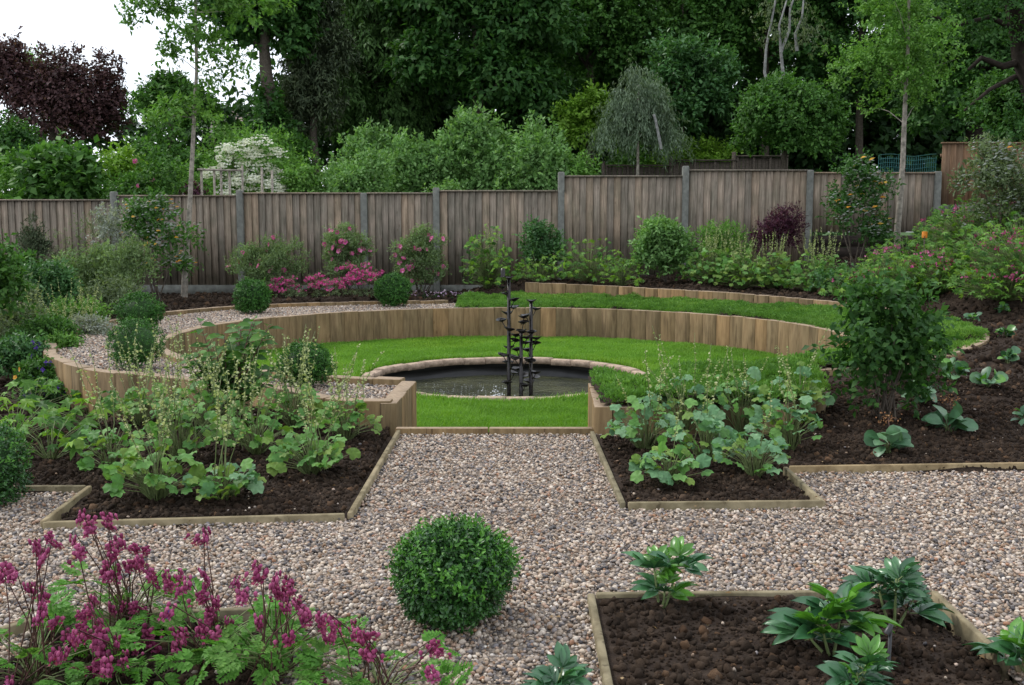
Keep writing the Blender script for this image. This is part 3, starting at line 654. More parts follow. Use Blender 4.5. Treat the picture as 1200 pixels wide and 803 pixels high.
# ---- cascade fountain: three poles with small lily-shaped cups
ft = thing('cascade_fountain', 'dark metal fountain of three poles carrying spirals of small cups in the pond', 'fountain', (0, 9.2, WZ))
FD = 9.2
def pole(px_, ytop, yd):
    p = W(px_, ytop, yd); b0 = (p[0], yd, WZ-.1)
    V, F_ = tube([b0, (p[0], yd, p[2])], [.019, .015], 8); o = put('pole', mesh_np('pole', V-np.array(ft.location), F_, M['iron'], True), ft); return p[0], yd
def cup_mesh():
    pr = []; n_ = 12
    prof = [(.004, -.016), (.014, -.013), (.030, -.003), (.043, .005), (.046, .009), (.041, .007), (.025, -.001), (.002, -.007)]
    V = [(math.cos(i*2*math.pi/n_)*r_*(1+(.07*math.cos(3*i*2*math.pi/n_) if r_ > .03 else 0)), math.sin(i*2*math.pi/n_)*r_, z_+(.005*math.cos(2*i*2*math.pi/n_) if r_ > .03 else 0)) for r_, z_ in prof for i in range(n_)]
    F_ = []
    for k_ in range(len(prof)-1):
        for i in range(n_):
            j = (i+1) % n_; q = k_*n_; F_ += [(q+i, q+j, q+n_+j), (q+i, q+n_+j, q+n_+i)]
    pr.append((np.array(V), np.array(F_))); V, F_ = cat(pr); return mesh_np('cup', V, F_, M['iron'], True)
CUP = cup_mesh()
z8 = lambda x, y: (530+x/4.461, 310+y/4.461)
cups = {0: [(255, 118), (283, 152), (325, 182), (320, 220), (285, 255), (258, 292), (298, 335), (335, 368), (330, 398), (296, 437), (268, 470), (325, 485), (290, 515), (322, 570), (285, 612)],
        1: [(375, 275), (372, 305), (362, 347), (392, 378), (385, 410), (338, 447), (328, 487), (395, 490), (340, 548), (372, 585), (380, 625)],
        2: [(437, 232), (387, 268), (412, 350), (440, 382), (437, 412), (395, 450), (408, 500), (435, 560), (430, 590), (400, 615)]}
pls = [(z8(296, 0)[0], 326, 9.2), (z8(360, 0)[0], 388, 9.12), (z8(412, 0)[0], 353, 9.22)]
for k_, (px_, yt, yd) in enumerate(pls):
    X0, Y0 = pole(px_, yt, yd); tp_ = W(px_, yt, yd)
    put('cup', CUP, ft, (X0-ft.location[0], Y0-FD, tp_[2]-WZ+.004), (0, 0, 0), 1.1)
    for i, (cx_, cy_) in enumerate(cups[k_]):
        q = W(*z8(cx_, cy_), yd); dx = q[0]-X0; rr = .065; sg = 1 if i % 4 < 2 else -1
        dy = sg*math.sqrt(max(rr*rr-dx*dx, .0004)); dx = dx if abs(dx) < rr else math.copysign(rr, dx)
        o = put('cup', CUP, ft, (X0+dx, Y0-FD+dy, q[2]-WZ), (random.gauss(0, .12), random.gauss(0, .12), random.uniform(0, 6)), 1.15)
        s_ = np.array([(X0, Y0-FD, q[2]-WZ-.065), (X0+dx*.5, Y0-FD+dy*.5, q[2]-WZ-.06), (X0+dx*.95, Y0-FD+dy*.95, q[2]-WZ-.018)])
        V, F_ = tube(s_, .0042, 5); put('arm', mesh_np('arm', V, F_, M['iron'], True), ft)
q = W(591, 325, 9.2); put('nozzle', mesh_np('nozzle', *tube([(q[0]-.012, 0, q[2]-WZ), (q[0]-.012, 0, q[2]-WZ+.02), (q[0]-.012, 0, q[2]-WZ+.08)], [.024, .022, .018], 8), M['iron'], True), ft)

# ================================================================== FENCE
FY = 16.0
fence = thing('wooden_fence', 'long weathered featheredge panel fence with concrete posts behind the garden', 'fence', (0, FY, 0))
pxs = [-145, -8, 138, 284, 428, 512, 657, 801, 945, 1093, 1240]
xw = [(p-600)*FY/1200 for p in pxs]
top = [1.58, 1.60, 1.665, 1.705, 1.705, 1.74, 1.965, 2.055, 2.015, 2.47]
bot = [.30, .30, .30, .30, .30, .30, .46, .50, 1.11, 1.54]
ptop = [1.62, 1.66, 1.74, 1.76, 1.72, 1.80, 2.04, 2.13, 2.07, 2.05, 2.5]
for i, x in enumerate(xw):
    z0 = -.1
    put('post', mesh_np('post', *bevbox(.10, .10, z0, ptop[i], .012), M['concrete']), fence, (x, 0, 0))
for i in range(len(xw)-1):
    x0, x1 = xw[i]+.055, xw[i+1]-.055; zt, zb = top[i], bot[i]; mat = M['fence_brown'] if i == 9 else M['fence']
    pr = [box(x0, x1, .035, .07, zb+.12, zb+.17), box(x0, x1, .035, .07, zt-.2, zt-.15), box(x0-.01, x1+.01, -.03, .045, zt, zt+.022)]
    if zt-zb > 1.2: pr.append(box(x0, x1, .035, .07, (zt+zb)/2-.03, (zt+zb)/2+.02))
    V, F_ = cat(pr); pan = put('panel', mesh_np('panel', V, F_, mat), fence)
    nb = max(6, int(round((x1-x0)/.105))); bw = (x1-x0)/nb
    vb = []
    for s_ in range(3):
        V = np.array([(0, .018, zb), (bw+.012, .004, zb), (bw+.012, .018, zb), (0, .024, zb), (0, .018, zt), (bw+.012, .004, zt), (bw+.012, .018, zt), (0, .024, zt)])
        V[:, 1] -= .0+.012*(V[:, 0] > .01); V[:, 2] += np.where(V[:, 2] > zt-.01, rng.normal(0, .003), rng.normal(0, .01)); vb.append(mesh_np('board', V, BOXF, mat))
    for j in range(nb): put('board', vb[j % 3], pan, (x0+j*bw, random.uniform(-.003, .003), 0), (0, random.gauss(0, .002), 0))
    if i in (0, 1, 2, 3, 4, 5): put('gravel_board', mesh_np('gravel_board', *box(x0-.01, x1+.01, -.02, .03, zb-.2, zb-.004), M['concrete']), fence)
    elif i in (6, 7): put('gravel_board', mesh_np('gravel_board', *box(x0-.01, x1+.01, -.02, .03, zb-.25, zb-.004), M['darkwood']), fence)
    elif i == 9: put('gravel_board', mesh_np('gravel_board', *box(x0-.01, x1+.01, -.03, .03, zb-.16, zb-.004), M['concrete']), fence)
rt = thing('board_wall', 'dark horizontal board wall below the fence at the right', 'retaining wall', (4.65, FY-.09, .5))
for k_ in range(4): put('board', mesh_np('board', *box(0, 5.5, -.03, .03, -.15+k_*.18, .025+k_*.18), M['darkwood']), rt, (0, random.uniform(-.006, .006), 0))
for k_ in range(2): put('board', mesh_np('board', *box(1.9, 5.5, .03, .09, .575+k_*.15, .725+k_*.15), M['darkwood']), rt, (0, random.uniform(-.006, .006), 0))

# dark panel fence of the neighbours
for i, (a0, b0, yt, lb) in enumerate(((711, 786, 194, 'small dark brown panel behind the fence, lowest and leftmost of the stepped row'), (790, 862, 188, 'middle dark brown panel of the stepped row behind the fence'), (864, 922, 183, 'highest dark brown panel of the stepped row behind the fence'))):
    D = 23.0; p0 = W(a0, yt, D); p1 = W(b0, yt, D); root = thing('fence_panel', lb, 'fence', (p0[0], D, 0), 'stepped dark panels behind the fence'); wd = p1[0]-p0[0]; zt = p0[2]
    nb = 12
    for j in range(nb): put('board', mesh_np('board', *box(j*wd/nb+.004, (j+1)*wd/nb-.004, 0, .02, .4, zt-.03), M['darkfence'] if 'darkfence' in M else M['bark']), root)
    for x in (0, wd/3, wd*2/3, wd): put('batten', mesh_np('batten', *box(x-.025, x+.025, -.035, -.002, .4, zt-.02), M['bark']), root)
    put('cap', mesh_np('cap', *box(-.03, wd+.03, -.05, .04, zt-.018, zt+.015), M['bark']), root)
    put('post', mesh_np('post', *box(-.11, -.035, -.04, .05, .3, zt+.09), M['bark']), root)
# netting and posts behind the right panels
D = 17.0; p0 = W(1030, 182, D); p1 = W(1096, 206, D); pr = []
n0 = 26
for k_ in range(n0+1):
    x = p0[0]+(p1[0]-p0[0])*k_/n0; pr.append(tube([(x, D+.01, 1.2), (x, D, p0[2]-.04*abs(math.sin(k_*.7)))], .004, 3))
for k_ in range(18):
    z_ = 1.2+(p0[2]-1.2)*k_/17; pr.append(tube([(p0[0]+(p1[0]-p0[0])*i/8, D, z_+.02*math.sin(i)) for i in range(9)], .004, 3))
nt_ = thing('garden_netting', 'teal mesh netting on a pale post behind the pale-barked young tree', 'netting', (p0[0], D, .5))
put('net', (lambda VF: mesh_np('net', loc_of(nt_, VF[0]), VF[1], M['net']))(cat(pr)), nt_)
put('post', mesh_np('post', *box(-.05, .03, -.04, .04, 0, 1.62), M['concrete']), nt_)

# ================================================================== PLANTS
def Gt(px, py):                  # where the line of sight through a pixel meets the ground
    D = 1.8
    while D < 16:
        p = W(px, py, D)
        if p[2] <= gz(p[0], D): return (p[0], D, gz(p[0], D))
        D += .05
    p = W(px, py, 15.6); return (p[0], 15.6, gz(p[0], 15.6))
SEED = [100]
def rgn(): SEED[0] += 1; return np.random.default_rng(SEED[0])
def frame(Y, Nn, pos, L, Wd=None):
    Y = Vector(Y).normalized(); X = Y.cross(Vector(Nn)).normalized(); Z = X.cross(Y); Wd = Wd or L
    return Matrix(((X.x*Wd, Y.x*L, Z.x*L, pos[0]), (X.y*Wd, Y.y*L, Z.y*L, pos[1]), (X.z*Wd, Y.z*L, Z.z*L, pos[2]), (0, 0, 0, 1)))
_LM = {}
def leafmesh(kind, mat):
    if (kind, mat) not in _LM:
        T_ = {'lobed0': T_LOBED[0], 'lobed1': T_LOBED[1], 'lobed2': T_LOBED[2], 'maple': T_MAPLE, 'lance': T_LANCE, 'paddle': T_PADDLE, 'palm': None, 'palmb': None, 'fern': None}[kind]
        if kind in ('palm', 'palmb'):
            pr = []
            rg = np.random.default_rng(8 if kind == 'palm' else 21)
            for i, a_ in enumerate(np.linspace(-1.25, 1.25, 7 if kind == 'palm' else 5)):
                a_ += rg.normal(0, .1); l = (1-.28*abs(a_))*rg.uniform(.8, 1.1); y = np.array([math.sin(a_), math.cos(a_), .25-.1*abs(a_)]); pr.append(stamp(T_LANCE, [np.zeros(3)], [y], [np.array([rg.normal(0, .25), -.25, 1.])], l, l*(.36 if kind == 'palm' else .44)))
            T_ = cat(pr)
        if kind == 'fern':
            pr = []; rg = np.random.default_rng(5)
            V, F_ = tube([(0, 0, 0), (0, .5, .03), (0, 1, -.08)], [.012, .008, .003], 3); pr.append((V, F_))
            for y0 in (.28, .46, .62, .78, .92):
                for sd in (-1, 1):
                    l = .42*(1.05-y0)+.06; d = nrm(np.array([sd*.85, .6, .02])); b0 = np.array([0, y0, .02-.06*y0])
                    for q, ll, off in ((.25, .6, .8), (.25, .6, -.6), (.55, .55, .7), (.55, .55, -.6), (.8, .6, 0.)):
                        dd = nrm(d+off*np.array([-d[1]*sd, d[0]*sd, 0])*sd); pr.append(stamp(T_RHOMB, [b0+d*l*q], [dd], [np.array([0, 0, 1.])+rg.normal(0, .2, 3)], l*ll+.035, l*ll*.62+.025))
            pr.append(stamp(T_RHOMB, [np.array([0, .95, -.05])], [np.array([0, 1., -.1])], [UP], .12, .09)); T_ = cat(pr)
        _LM[(kind, mat)] = mesh_np('leaf', T_[0], T_[1], M[mat])
    return _LM[(kind, mat)]
def spike_mesh(seed, h=.5, mat='spike', bell=.0145, lean=.25, frac=.55):
    rg = np.random.default_rng(seed); a_ = rg.uniform(0, 6.28); ln = lean*rg.uniform(.3, 1.2)
    ts = np.linspace(0, 1, 7); pts = np.stack([math.cos(a_)*ln*h*ts**1.6, math.sin(a_)*ln*h*ts**1.6, h*ts*(1-.08*ln*ts)], 1); pts[1:, :2] += rg.normal(0, .004, (6, 2))
    V, F_ = tube(pts, np.linspace(.0026, .0012, 7), 4); n_ = int(h*frac/.009)
    t_ = 1-frac*rg.random(n_)**.9; p = np.stack([np.interp(t_, ts, pts[:, i]) for i in range(3)], 1)
    d = rdir(rg, n_)*np.array([1, 1, .3]); V2, F2 = stamp(T_RHOMB, p, nrm(d+UP*.1), nrm(rdir(rg, n_)+UP), bell*rg.uniform(.8, 1.4, n_)*(1.25-.5*t_), bell*.9)
    return catm([(V, F_, 0), (V2, F2, 1)], 'flower_spike', [M['stem'], M[mat]])
SPK = [spike_mesh(s, .5) for s in range(8)]
SPKB = [spike_mesh(40+s, .5, 'spike', .016, .2) for s in range(4)]
def rosette(name, label, cat_, base, R_, H_, nl, L, mats, kinds=('lobed0', 'lobed1', 'lobed2'), spikes=0, sh=(.45, .7), indiv=True, group=None, lean=(0, 0), stalk='stem', wf=1.0, upt=.25, spk=None, up0=.5):
    rg = rgn(); root = thing(name, label, cat_, base, group); st_ = []; lv = []
    for i in range(nl):
        a_ = rg.uniform(0, 6.28); r_ = R_*math.sqrt(rg.random()); h = H_*(1-.55*(r_/R_)**2)*rg.uniform(up0, 1.1)+.02
        p = np.array([math.cos(a_)*r_+lean[0]*h, math.sin(a_)*r_+lean[1]*h, h]); ou = np.array([math.cos(a_), math.sin(a_), 0])
        st_.append(tube([np.array([ou[0]*.02, ou[1]*.02, 0]), p*np.array([.45, .45, .65]), p], [.0028, .0022, .0016], 3))
        y = nrm(ou*rg.uniform(.5, 1)+rg.normal(0, .3, 3)+UP*rg.normal(-.15+upt, .25)); nn = nrm(UP*.9+ou*.45+rg.normal(0, .25, 3)+np.array([0, -.35, 0]))
        l = L*rg.uniform(.6, 1.2)
        if indiv: put('leaf', leafmesh(kinds[rg.integers(len(kinds))], mats[rg.integers(len(mats))]), root, mat4=frame(y, nn, p-y*l*.12, l, l*wf))
        else: lv.append((p-y*l*.12, y, nn, l))
    V, F_ = cat(st_); put('stalks', mesh_np('stalks', V, F_, M[stalk]), root)
    if not indiv:
        P_, Y_, N_, L_ = map(np.array, zip(*lv)); kk = rg.integers(0, len(mats), len(P_)); pr = []
        tp = {'lobed0': T_LOBED[0], 'maple': T_MAPLE, 'lance': T_LANCE, 'oval': T_OVAL}.get(kinds[0], T_LOBED[0])
        for q in range(len(mats)):
            s_ = kk == q
            if s_.any(): V, F_ = stamp(tp, P_[s_], Y_[s_], N_[s_], L_[s_], L_[s_]*wf); pr.append((V, F_, q))
        put('foliage', catm(pr, 'foliage', [M[q] for q in mats]), root)
    for i in range(int(spikes*1.5)):
        a_ = rg.uniform(0, 6.28); r_ = R_*.45*rg.random(); s_ = rg.uniform(*sh)/.5
        put('flower_spike', (spk or SPK)[rg.integers(len(spk or SPK))], root, (math.cos(a_)*r_, math.sin(a_)*r_, H_*.2), (rg.normal(0, .12), rg.normal(0, .12)-.06, rg.uniform(0, 6.28)), (1, 1, s_))
    return root

# -- clipped box balls
def box_ball(label, c, r_, hz, n, L, mat, base):
    rg = rgn(); root = thing('box_ball', label, 'topiary', base, 'clipped ball-shaped bushes'); c = np.array(c)-np.array(base)
    bl = np.array([[c[0], c[1], c[2], r_, r_, hz]])
    k_ = rdir(rg, 40); sub = np.hstack([c+k_*np.array([r_, r_, hz])*rg.uniform(.70, .86, (40, 1)), np.repeat([[r_*.26, r_*.26, hz*.26]], 40, 0)])
    V1, F1 = foliage(rg, bl, n//2, L, L*.55, per=6, shell=.16 if mat == 'lf_box' else .06, droop=.0, up=.3, out=1., low=-.85, twig=L*(1.6 if mat == 'lf_box' else .7))
    V2, F2 = foliage(rg, sub, n//2, L, L*.55, per=6, shell=.3, droop=.0, up=.3, out=1., low=-1, twig=L*1.8)
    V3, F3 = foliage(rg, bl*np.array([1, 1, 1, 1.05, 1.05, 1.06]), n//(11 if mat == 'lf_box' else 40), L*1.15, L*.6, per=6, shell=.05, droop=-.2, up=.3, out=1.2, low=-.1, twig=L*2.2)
    def warp(V):
        d = nrm(V-c); a_ = rr0*6.28
        f = 1+.045*np.sin(3.1*d[:, 0]+a_)*np.cos(3.7*d[:, 2]+a_*2)+.03*np.sin(7*d[:, 1]+a_)*np.sin(6*d[:, 0]+3*a_)*np.cos(5*d[:, 2])
        return c+(V-c)*f[:, None]
    rr0 = rg.random(); V1, V2, V3 = warp(V1), warp(V2), warp(V3)
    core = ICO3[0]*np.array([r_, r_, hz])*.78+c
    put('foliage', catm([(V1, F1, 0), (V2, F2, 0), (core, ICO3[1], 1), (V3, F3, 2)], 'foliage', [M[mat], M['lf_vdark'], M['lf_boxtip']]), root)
    put('stem', mesh_np('stem', *tube([(c[0], c[1], -.02), (c[0], c[1], c[2])], [.014, .01], 5), M['bark']), root)
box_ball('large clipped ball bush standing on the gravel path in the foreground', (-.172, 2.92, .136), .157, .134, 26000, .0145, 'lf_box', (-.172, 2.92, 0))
for lb, px, tp_, hw, by, D in (('front left clipped ball on the planter gravel, lower of the close pair', 158, 376, 31, 430, 7.55), ('clipped ball behind another on the left planter, upper of the close pair', 163, 345, 25, 383, 10.4),
        ('clipped ball at the back left of the gravel ring near the young tree trunk', 295, 329, 20.5, 364, 12.7), ('clipped ball beside the deep pink flowers at the back of the gravel ring', 460, 323, 20, 356, 13.9),
        ('clipped ball half hidden by pale flower spikes near the entrance', 357, 403, 32, 456, 6.7)):
    t_ = W(px, tp_, D); r_ = hw*D/1200; b_ = WT-.03; hz = (t_[2]-b_)/2
    box_ball(lb, (t_[0], D, b_+hz), r_, hz, 11000, max(.013, .0016*D), 'lf_boxfar', (t_[0], D, b_))
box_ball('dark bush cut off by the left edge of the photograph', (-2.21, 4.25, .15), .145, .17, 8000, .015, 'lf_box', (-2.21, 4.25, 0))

# -- large-leaved clumps with pale flower spikes, left bed and right bed
TM = ['lf_tellima', 'lf_tellima', 'lf_tellima_y', 'lf_light']
TB = ['lf_tellima_b', 'lf_tellima', 'lf_tellima_b', 'lf_tellima_y']
grp = 'pale lobed-leaved plants with flower spikes'
for px, py, R_, H_, nl, sp, lb in ((185, 590, .20, .22, 50, 7, 'clump of pale lobed leaves nearest the front left corner of the left bed'), (262, 588, .15, .15, 34, 5, 'low bluish clump at the front edge middle of the left bed'),
        (365, 560, .19, .18, 48, 7, 'clump of lobed leaves by the path edging of the left bed'), (215, 545, .22, .32, 46, 9, 'tall loose clump behind the front left clump'), (130, 560, .15, .22, 24, 3, 'small clump near the left corner of the edging'),
        (300, 535, .20, .24, 42, 10, 'clump with many leaning spikes in the middle of the left bed'), (405, 518, .17, .2, 36, 8, 'clump of yellow-green leaves against the left entrance sleepers'), (345, 505, .19, .24, 40, 9, 'clump below the half-hidden clipped ball'),
        (165, 500, .2, .2, 40, 3, 'clump of fine spikes against the left planter wall'), (245, 505, .2, .25, 36, 9, 'clump at the foot of the tall dark plant')):
    b = Gt(px, py); rosette('spike_plant', lb, 'plant', b, R_, H_, int(nl*1.5), .068, TM if px != 262 else TB, spikes=sp, sh=(.38, .62), group=grp)
for px, py, R_, H_, nl, sp, lb in ((755, 530, .17, .26, 40, 6, 'bluish lobed clump at the left end of the right bed'), (785, 572, .16, .17, 36, 2, 'low bluish clump close to the front board of the right bed'), (828, 545, .19, .26, 46, 6, 'bluish clump in the middle of the right bed'),
        (885, 562, .17, .2, 38, 3, 'low clump near the front right corner of the right bed'), (925, 530, .19, .26, 44, 5, 'clump at the right end of the right bed'), (800, 510, .2, .30, 42, 9, 'taller clump leaning on the low sleeper wall, left one'),
        (870, 510, .2, .34, 46, 8, 'taller clump leaning on the low sleeper wall, right one'), (938, 496, .16, .32, 28, 4, 'clump beside the standing sleeper end in the right bed')):
    b = Gt(px, py); rosette('spike_plant', lb, 'plant', b, R_, H_, int(nl*1.5), .07, TB, spikes=int(sp*.6), sh=(.36, .58), group=grp, lean=(-.1, 0))
# -- bright lobed leaves far left bed
for px, py, R_, H_, nl, lb in ((60, 540, .26, .22, 34, 'bright yellow-green lobed-leaved plant nearest the front of the far left bed'), (18, 520, .24, .22, 26, 'bright lobed-leaved plant at the left edge above the dark bush'), (105, 505, .24, .2, 30, 'bright lobed-leaved plant under the planter wall'),
        (40, 485, .28, .22, 34, 'lobed-leaved plant in the rear of the far left bed'), (75, 470, .3, .16, 30, 'low leafy plant at the corner of the planter wall')):
    b = Gt(px, py); rosette('leafy_plant', lb, 'plant', b, R_, H_, nl, .12, ['lf_lime', 'lf_light', 'lf_mid', 'lf_light'], ('maple',), group='bright lobed-leaved plants', indiv=True, upt=.1)

# -- hellebore-like plants of the near right bed
def hellebore(label, base, stems, L, seed=0, mats=('lf_hell', 'lf_hell', 'lf_helly')):
    rg = rgn(); root = thing('broad_leaved_plant', label, 'plant', base, 'glossy palm-leaved plants'); st_ = []
    for (sx, sy, h, nl, hm) in stems:
        topp = np.array([sx, sy, h]); st_.append(tube([(sx*.2, sy*.2, 0), topp*np.array([.7, .7, .5]), topp], [.005, .004, .003], 5))
        for i in range(nl):
            a_ = i*2.4+rg.uniform(-.4, .4); el = .15+.75*i/nl+rg.normal(0, .1); y = np.array([math.cos(a_)*math.cos(el), math.sin(a_)*math.cos(el), math.sin(el)])
            q = topp+np.array([0, 0, -.02*(nl-i)*.4]); p = q+y*L*.25; st_.append(tube([q, p], .002, 3)); l = L*rg.uniform(.75, 1.45)*(1-.3*i/nl)
            put('leaf', leafmesh(('palm', 'palmb')[rg.integers(2)], (mats[2] if (i > nl*.6 or rg.random() < .15) else mats[0])), root, mat4=frame(y, nrm(UP*1-y*.3+rg.normal(0, .2, 3)), p, l))
    V, F_ = cat(st_); put('stalks', mesh_np('stalks', V, F_, M['stem']), root)
hellebore('lone glossy plant by the back board of the near right bed at the left', Gt(775, 722), [(.01, 0, .07, 4, 0), (-.02, .03, .13, 4, 0), (.05, .02, .15, 4, 0)], .095)
hellebore('largest glossy plant of the near right bed, left of the thin black stake', Gt(975, 772), [(-.03, 0, .10, 6, 0), (.03, .03, .13, 6, 0), (-.06, .05, .06, 4, 0)], .11)
hellebore('dark glossy plant at the back right corner of the near right bed', Gt(1048, 738), [(0, 0, .15, 6, 0), (.05, .02, .08, 5, 0), (-.04, .03, .12, 4, 0)], .10, mats=('lf_hell', 'lf_hell', 'lf_hell'))
hellebore('glossy plant at the bottom edge beside the thin black stake', Gt(1003, 830), [(0, 0, .07, 6, 0), (.03, .02, .09, 4, 0)], .09)
hellebore('glossy plant cut off at the right edge just outside the near bed corner', Gt(1205, 795), [(0, 0, .07, 6, 0), (-.03, .02, .05, 4, 0)], .10, mats=('lf_hell', 'lf_hell', 'lf_helly'))
hellebore('bluish glossy plant at the bottom edge in front of the ball bush', (.10, 2.40, .0), [(0, 0, .035, 6, 0), (.02, .02, .06, 4, 0)], .09, mats=('lf_hell', 'lf_hell', 'lf_hell'))
p = Gt(1040, 800); tb = W(1040, 737, p[1]); stk = thing('garden_stake', 'thin black irrigation stake standing in the near right bed', 'stake', p)
put('rod', mesh_np('rod', *tube([(0, 0, -.05), (.002, 0, tb[2]-p[2])], .005, 8), M['plastic']), stk)
put('nozzle', mesh_np('nozzle', *tube([(-.006, 0, tb[2]-p[2]-.012), (.004, 0, tb[2]-p[2]+.012)], [.010, .006], 8), M['plastic']), stk)

# -- rosettes of thick oval leaves on the dark slope
grp = 'thick oval-leaved plants on the dark slope'
for px, py, L, nl, H_, sh_, lb in ((1040, 535, .125, 10, .07, 1, 'oval-leaved plant with a rusty seed head, nearest the slope edging'), (1112, 510, .125, 7, .06, 1, 'oval-leaved plant with few wide flat leaves and a brown seed head'), (1075, 478, .12, 8, .08, 0, 'oval-leaved plant partly behind the dark leafy shrub'),
        (1118, 448, .10, 10, .08, 0, 'bright green oval-leaved plant beside the end of the curved rim'), (1158, 458, .10, 9, .06, 0, 'oval-leaved plant half way up the slope near the right edge'), (1180, 428, .09, 8, .06, 0, 'oval-leaved plant directly above another near the right edge'),
        (1178, 398, .10, 11, .06, 0, 'silvery oval-leaved plant beside the rim high on the slope'), (1140, 378, .08, 9, .05, 0, 'small oval-leaved plant behind the tip of the curved rim'), (1176, 368, .08, 9, .05, 0, 'small oval-leaved plant highest on the slope'), (1202, 500, .08, 6, .04, 0, 'small oval-leaved plant cut off at the right edge')):
    b = Gt(px, py); r_ = rosette('oval_leaved_plant', lb, 'plant', b, L*.3, H_, nl+8, L*.98, ['lf_oval', 'lf_oval', 'lf_oval' if sh_ else 'lf_helly'], ('paddle',), group=grp, wf=.8, upt=.7, up0=.2)
    if sh_:
        rg = rgn(); V, F_ = tube([(0, 0, 0), (.01, 0, .1), (.0, .01, .19)], [.004, .003, .002], 4); P_ = np.array([0, .01, .19])+rg.normal(0, .028, (60, 3))*np.array([1, 1, .5])
        V2, F2 = stamp(T_RHOMB, P_, rdir(rg, 60), rdir(rg, 60), .012, .01); put('seed_head', catm([(V, F_, 0), (V2, F2, 1)], 'seed_head', [M['redstem'], M['rust']]), r_)

# -- purple-flowered ferny plants, near left
HRT = []
for s_ in range(3):
    rg = np.random.default_rng(300+s_); pr = []
    for i in range(11):
        c = np.array([rg.normal(0, .009), rg.normal(0, .006), -rg.random()*.028]); S = ICO1[0].copy(); wd = .0062
        S[:, 0] *= wd*np.where(S[:, 2] > 0, 1.15, .55); S[:, 1] *= wd*.55; S[:, 2] *= wd*1.25; pr.append((S+c, ICO1[1]))
        V, F_ = stamp(T_RHOMB, [c-UP*.007]*2, [[-.5, 0, -1], [.5, 0, -1]], [[0, -1, 0]]*2, .008, .006); pr.append((V, F_))
    HRT.append(mesh_np('flower_cluster', *cat(pr), M['magenta'], False))
z4 = lambda x, y: (x/3.6, 580+y/3.6)
z5 = lambda x, y: (330+x/3.6, 580+y/3.6)
FL = [z4(*q) for q in ((340, 85), (375, 115), (382, 145), (445, 95), (450, 125), (315, 185), (325, 240), (150, 210), (160, 245), (180, 255), (210, 180), (222, 210), (15, 300), (5, 340), (65, 335), (125, 395), (185, 425), (185, 470), (175, 500), (490, 185), (465, 215), (470, 250), (465, 280), (450, 325), (490, 330), (565, 225), (620, 235), (595, 275), (540, 295), (575, 290), (620, 325), (650, 350), (690, 340), (700, 375), (660, 380), (750, 340), (790, 370), (760, 400), (860, 330), (870, 370), (855, 420), (865, 450), (875, 490), (865, 540), (895, 515), (1000, 365), (1020, 400), (1035, 430), (1085, 305), (1110, 340), (1160, 350), (1160, 390), (1165, 420), (862, 155), (860, 190), (725, 490), (570, 470), (600, 480), (520, 465), (480, 470), (400, 440), (375, 460), (370, 490), (330, 510), (400, 540), (350, 560), (370, 580), (290, 600), (330, 600), (410, 590), (450, 600), (400, 630), (500, 570), (490, 610), (560, 545), (620, 570), (640, 590), (600, 620), (640, 640), (575, 650), (575, 680), (520, 690), (500, 720), (450, 700), (440, 650), (400, 700), (390, 730), (420, 750), (360, 740), (310, 730), (250, 660), (270, 670), (540, 600), (510, 640), (970, 540), (740, 580), (770, 610), (750, 640), (910, 580), (880, 660), (920, 650), (900, 690), (850, 730), (890, 780), (1100, 525), (700, 770), (45, 790), (235, 530), (915, 440))]
FL += [z5(*q) for q in ((35, 370), (40, 405), (10, 400), (10, 480), (60, 450), (75, 475), (100, 495), (170, 515), (170, 550), (200, 530), (220, 560), (295, 560), (320, 580), (340, 610), (378, 590), (350, 665), (375, 660), (165, 745), (180, 795), (635, 640), (655, 655), (618, 740), (190, 600), (35, 600))]
DC = [(.0, 'dense flower mass')]
bases = [((40, 800), 'ferny plant with few flowers at the left edge of the near left bed'), ((135, 790), 'ferny plant carrying the densest mass of purple flowers'), ((150, 735), 'ferny plant sending the tallest flower stems up over the gravel'),
         ((245, 770), 'ferny plant with hanging purple flowers in the middle of the near left bed'), ((320, 795), 'bright ferny plant at the right side of the near left bed'), ((445, 815), 'ferny plant spilling over the gravel toward the ball bush')]
bpx = np.array([b_[0] for b_ in bases], float); bpos = [G(*b_[0], 0.0) for b_ in bases]
near = [int(np.argmin([(f[0]-q[0])**2*1.0+((f[1]-q[1])*.35)**2 for q in bpx])) for f in FL]
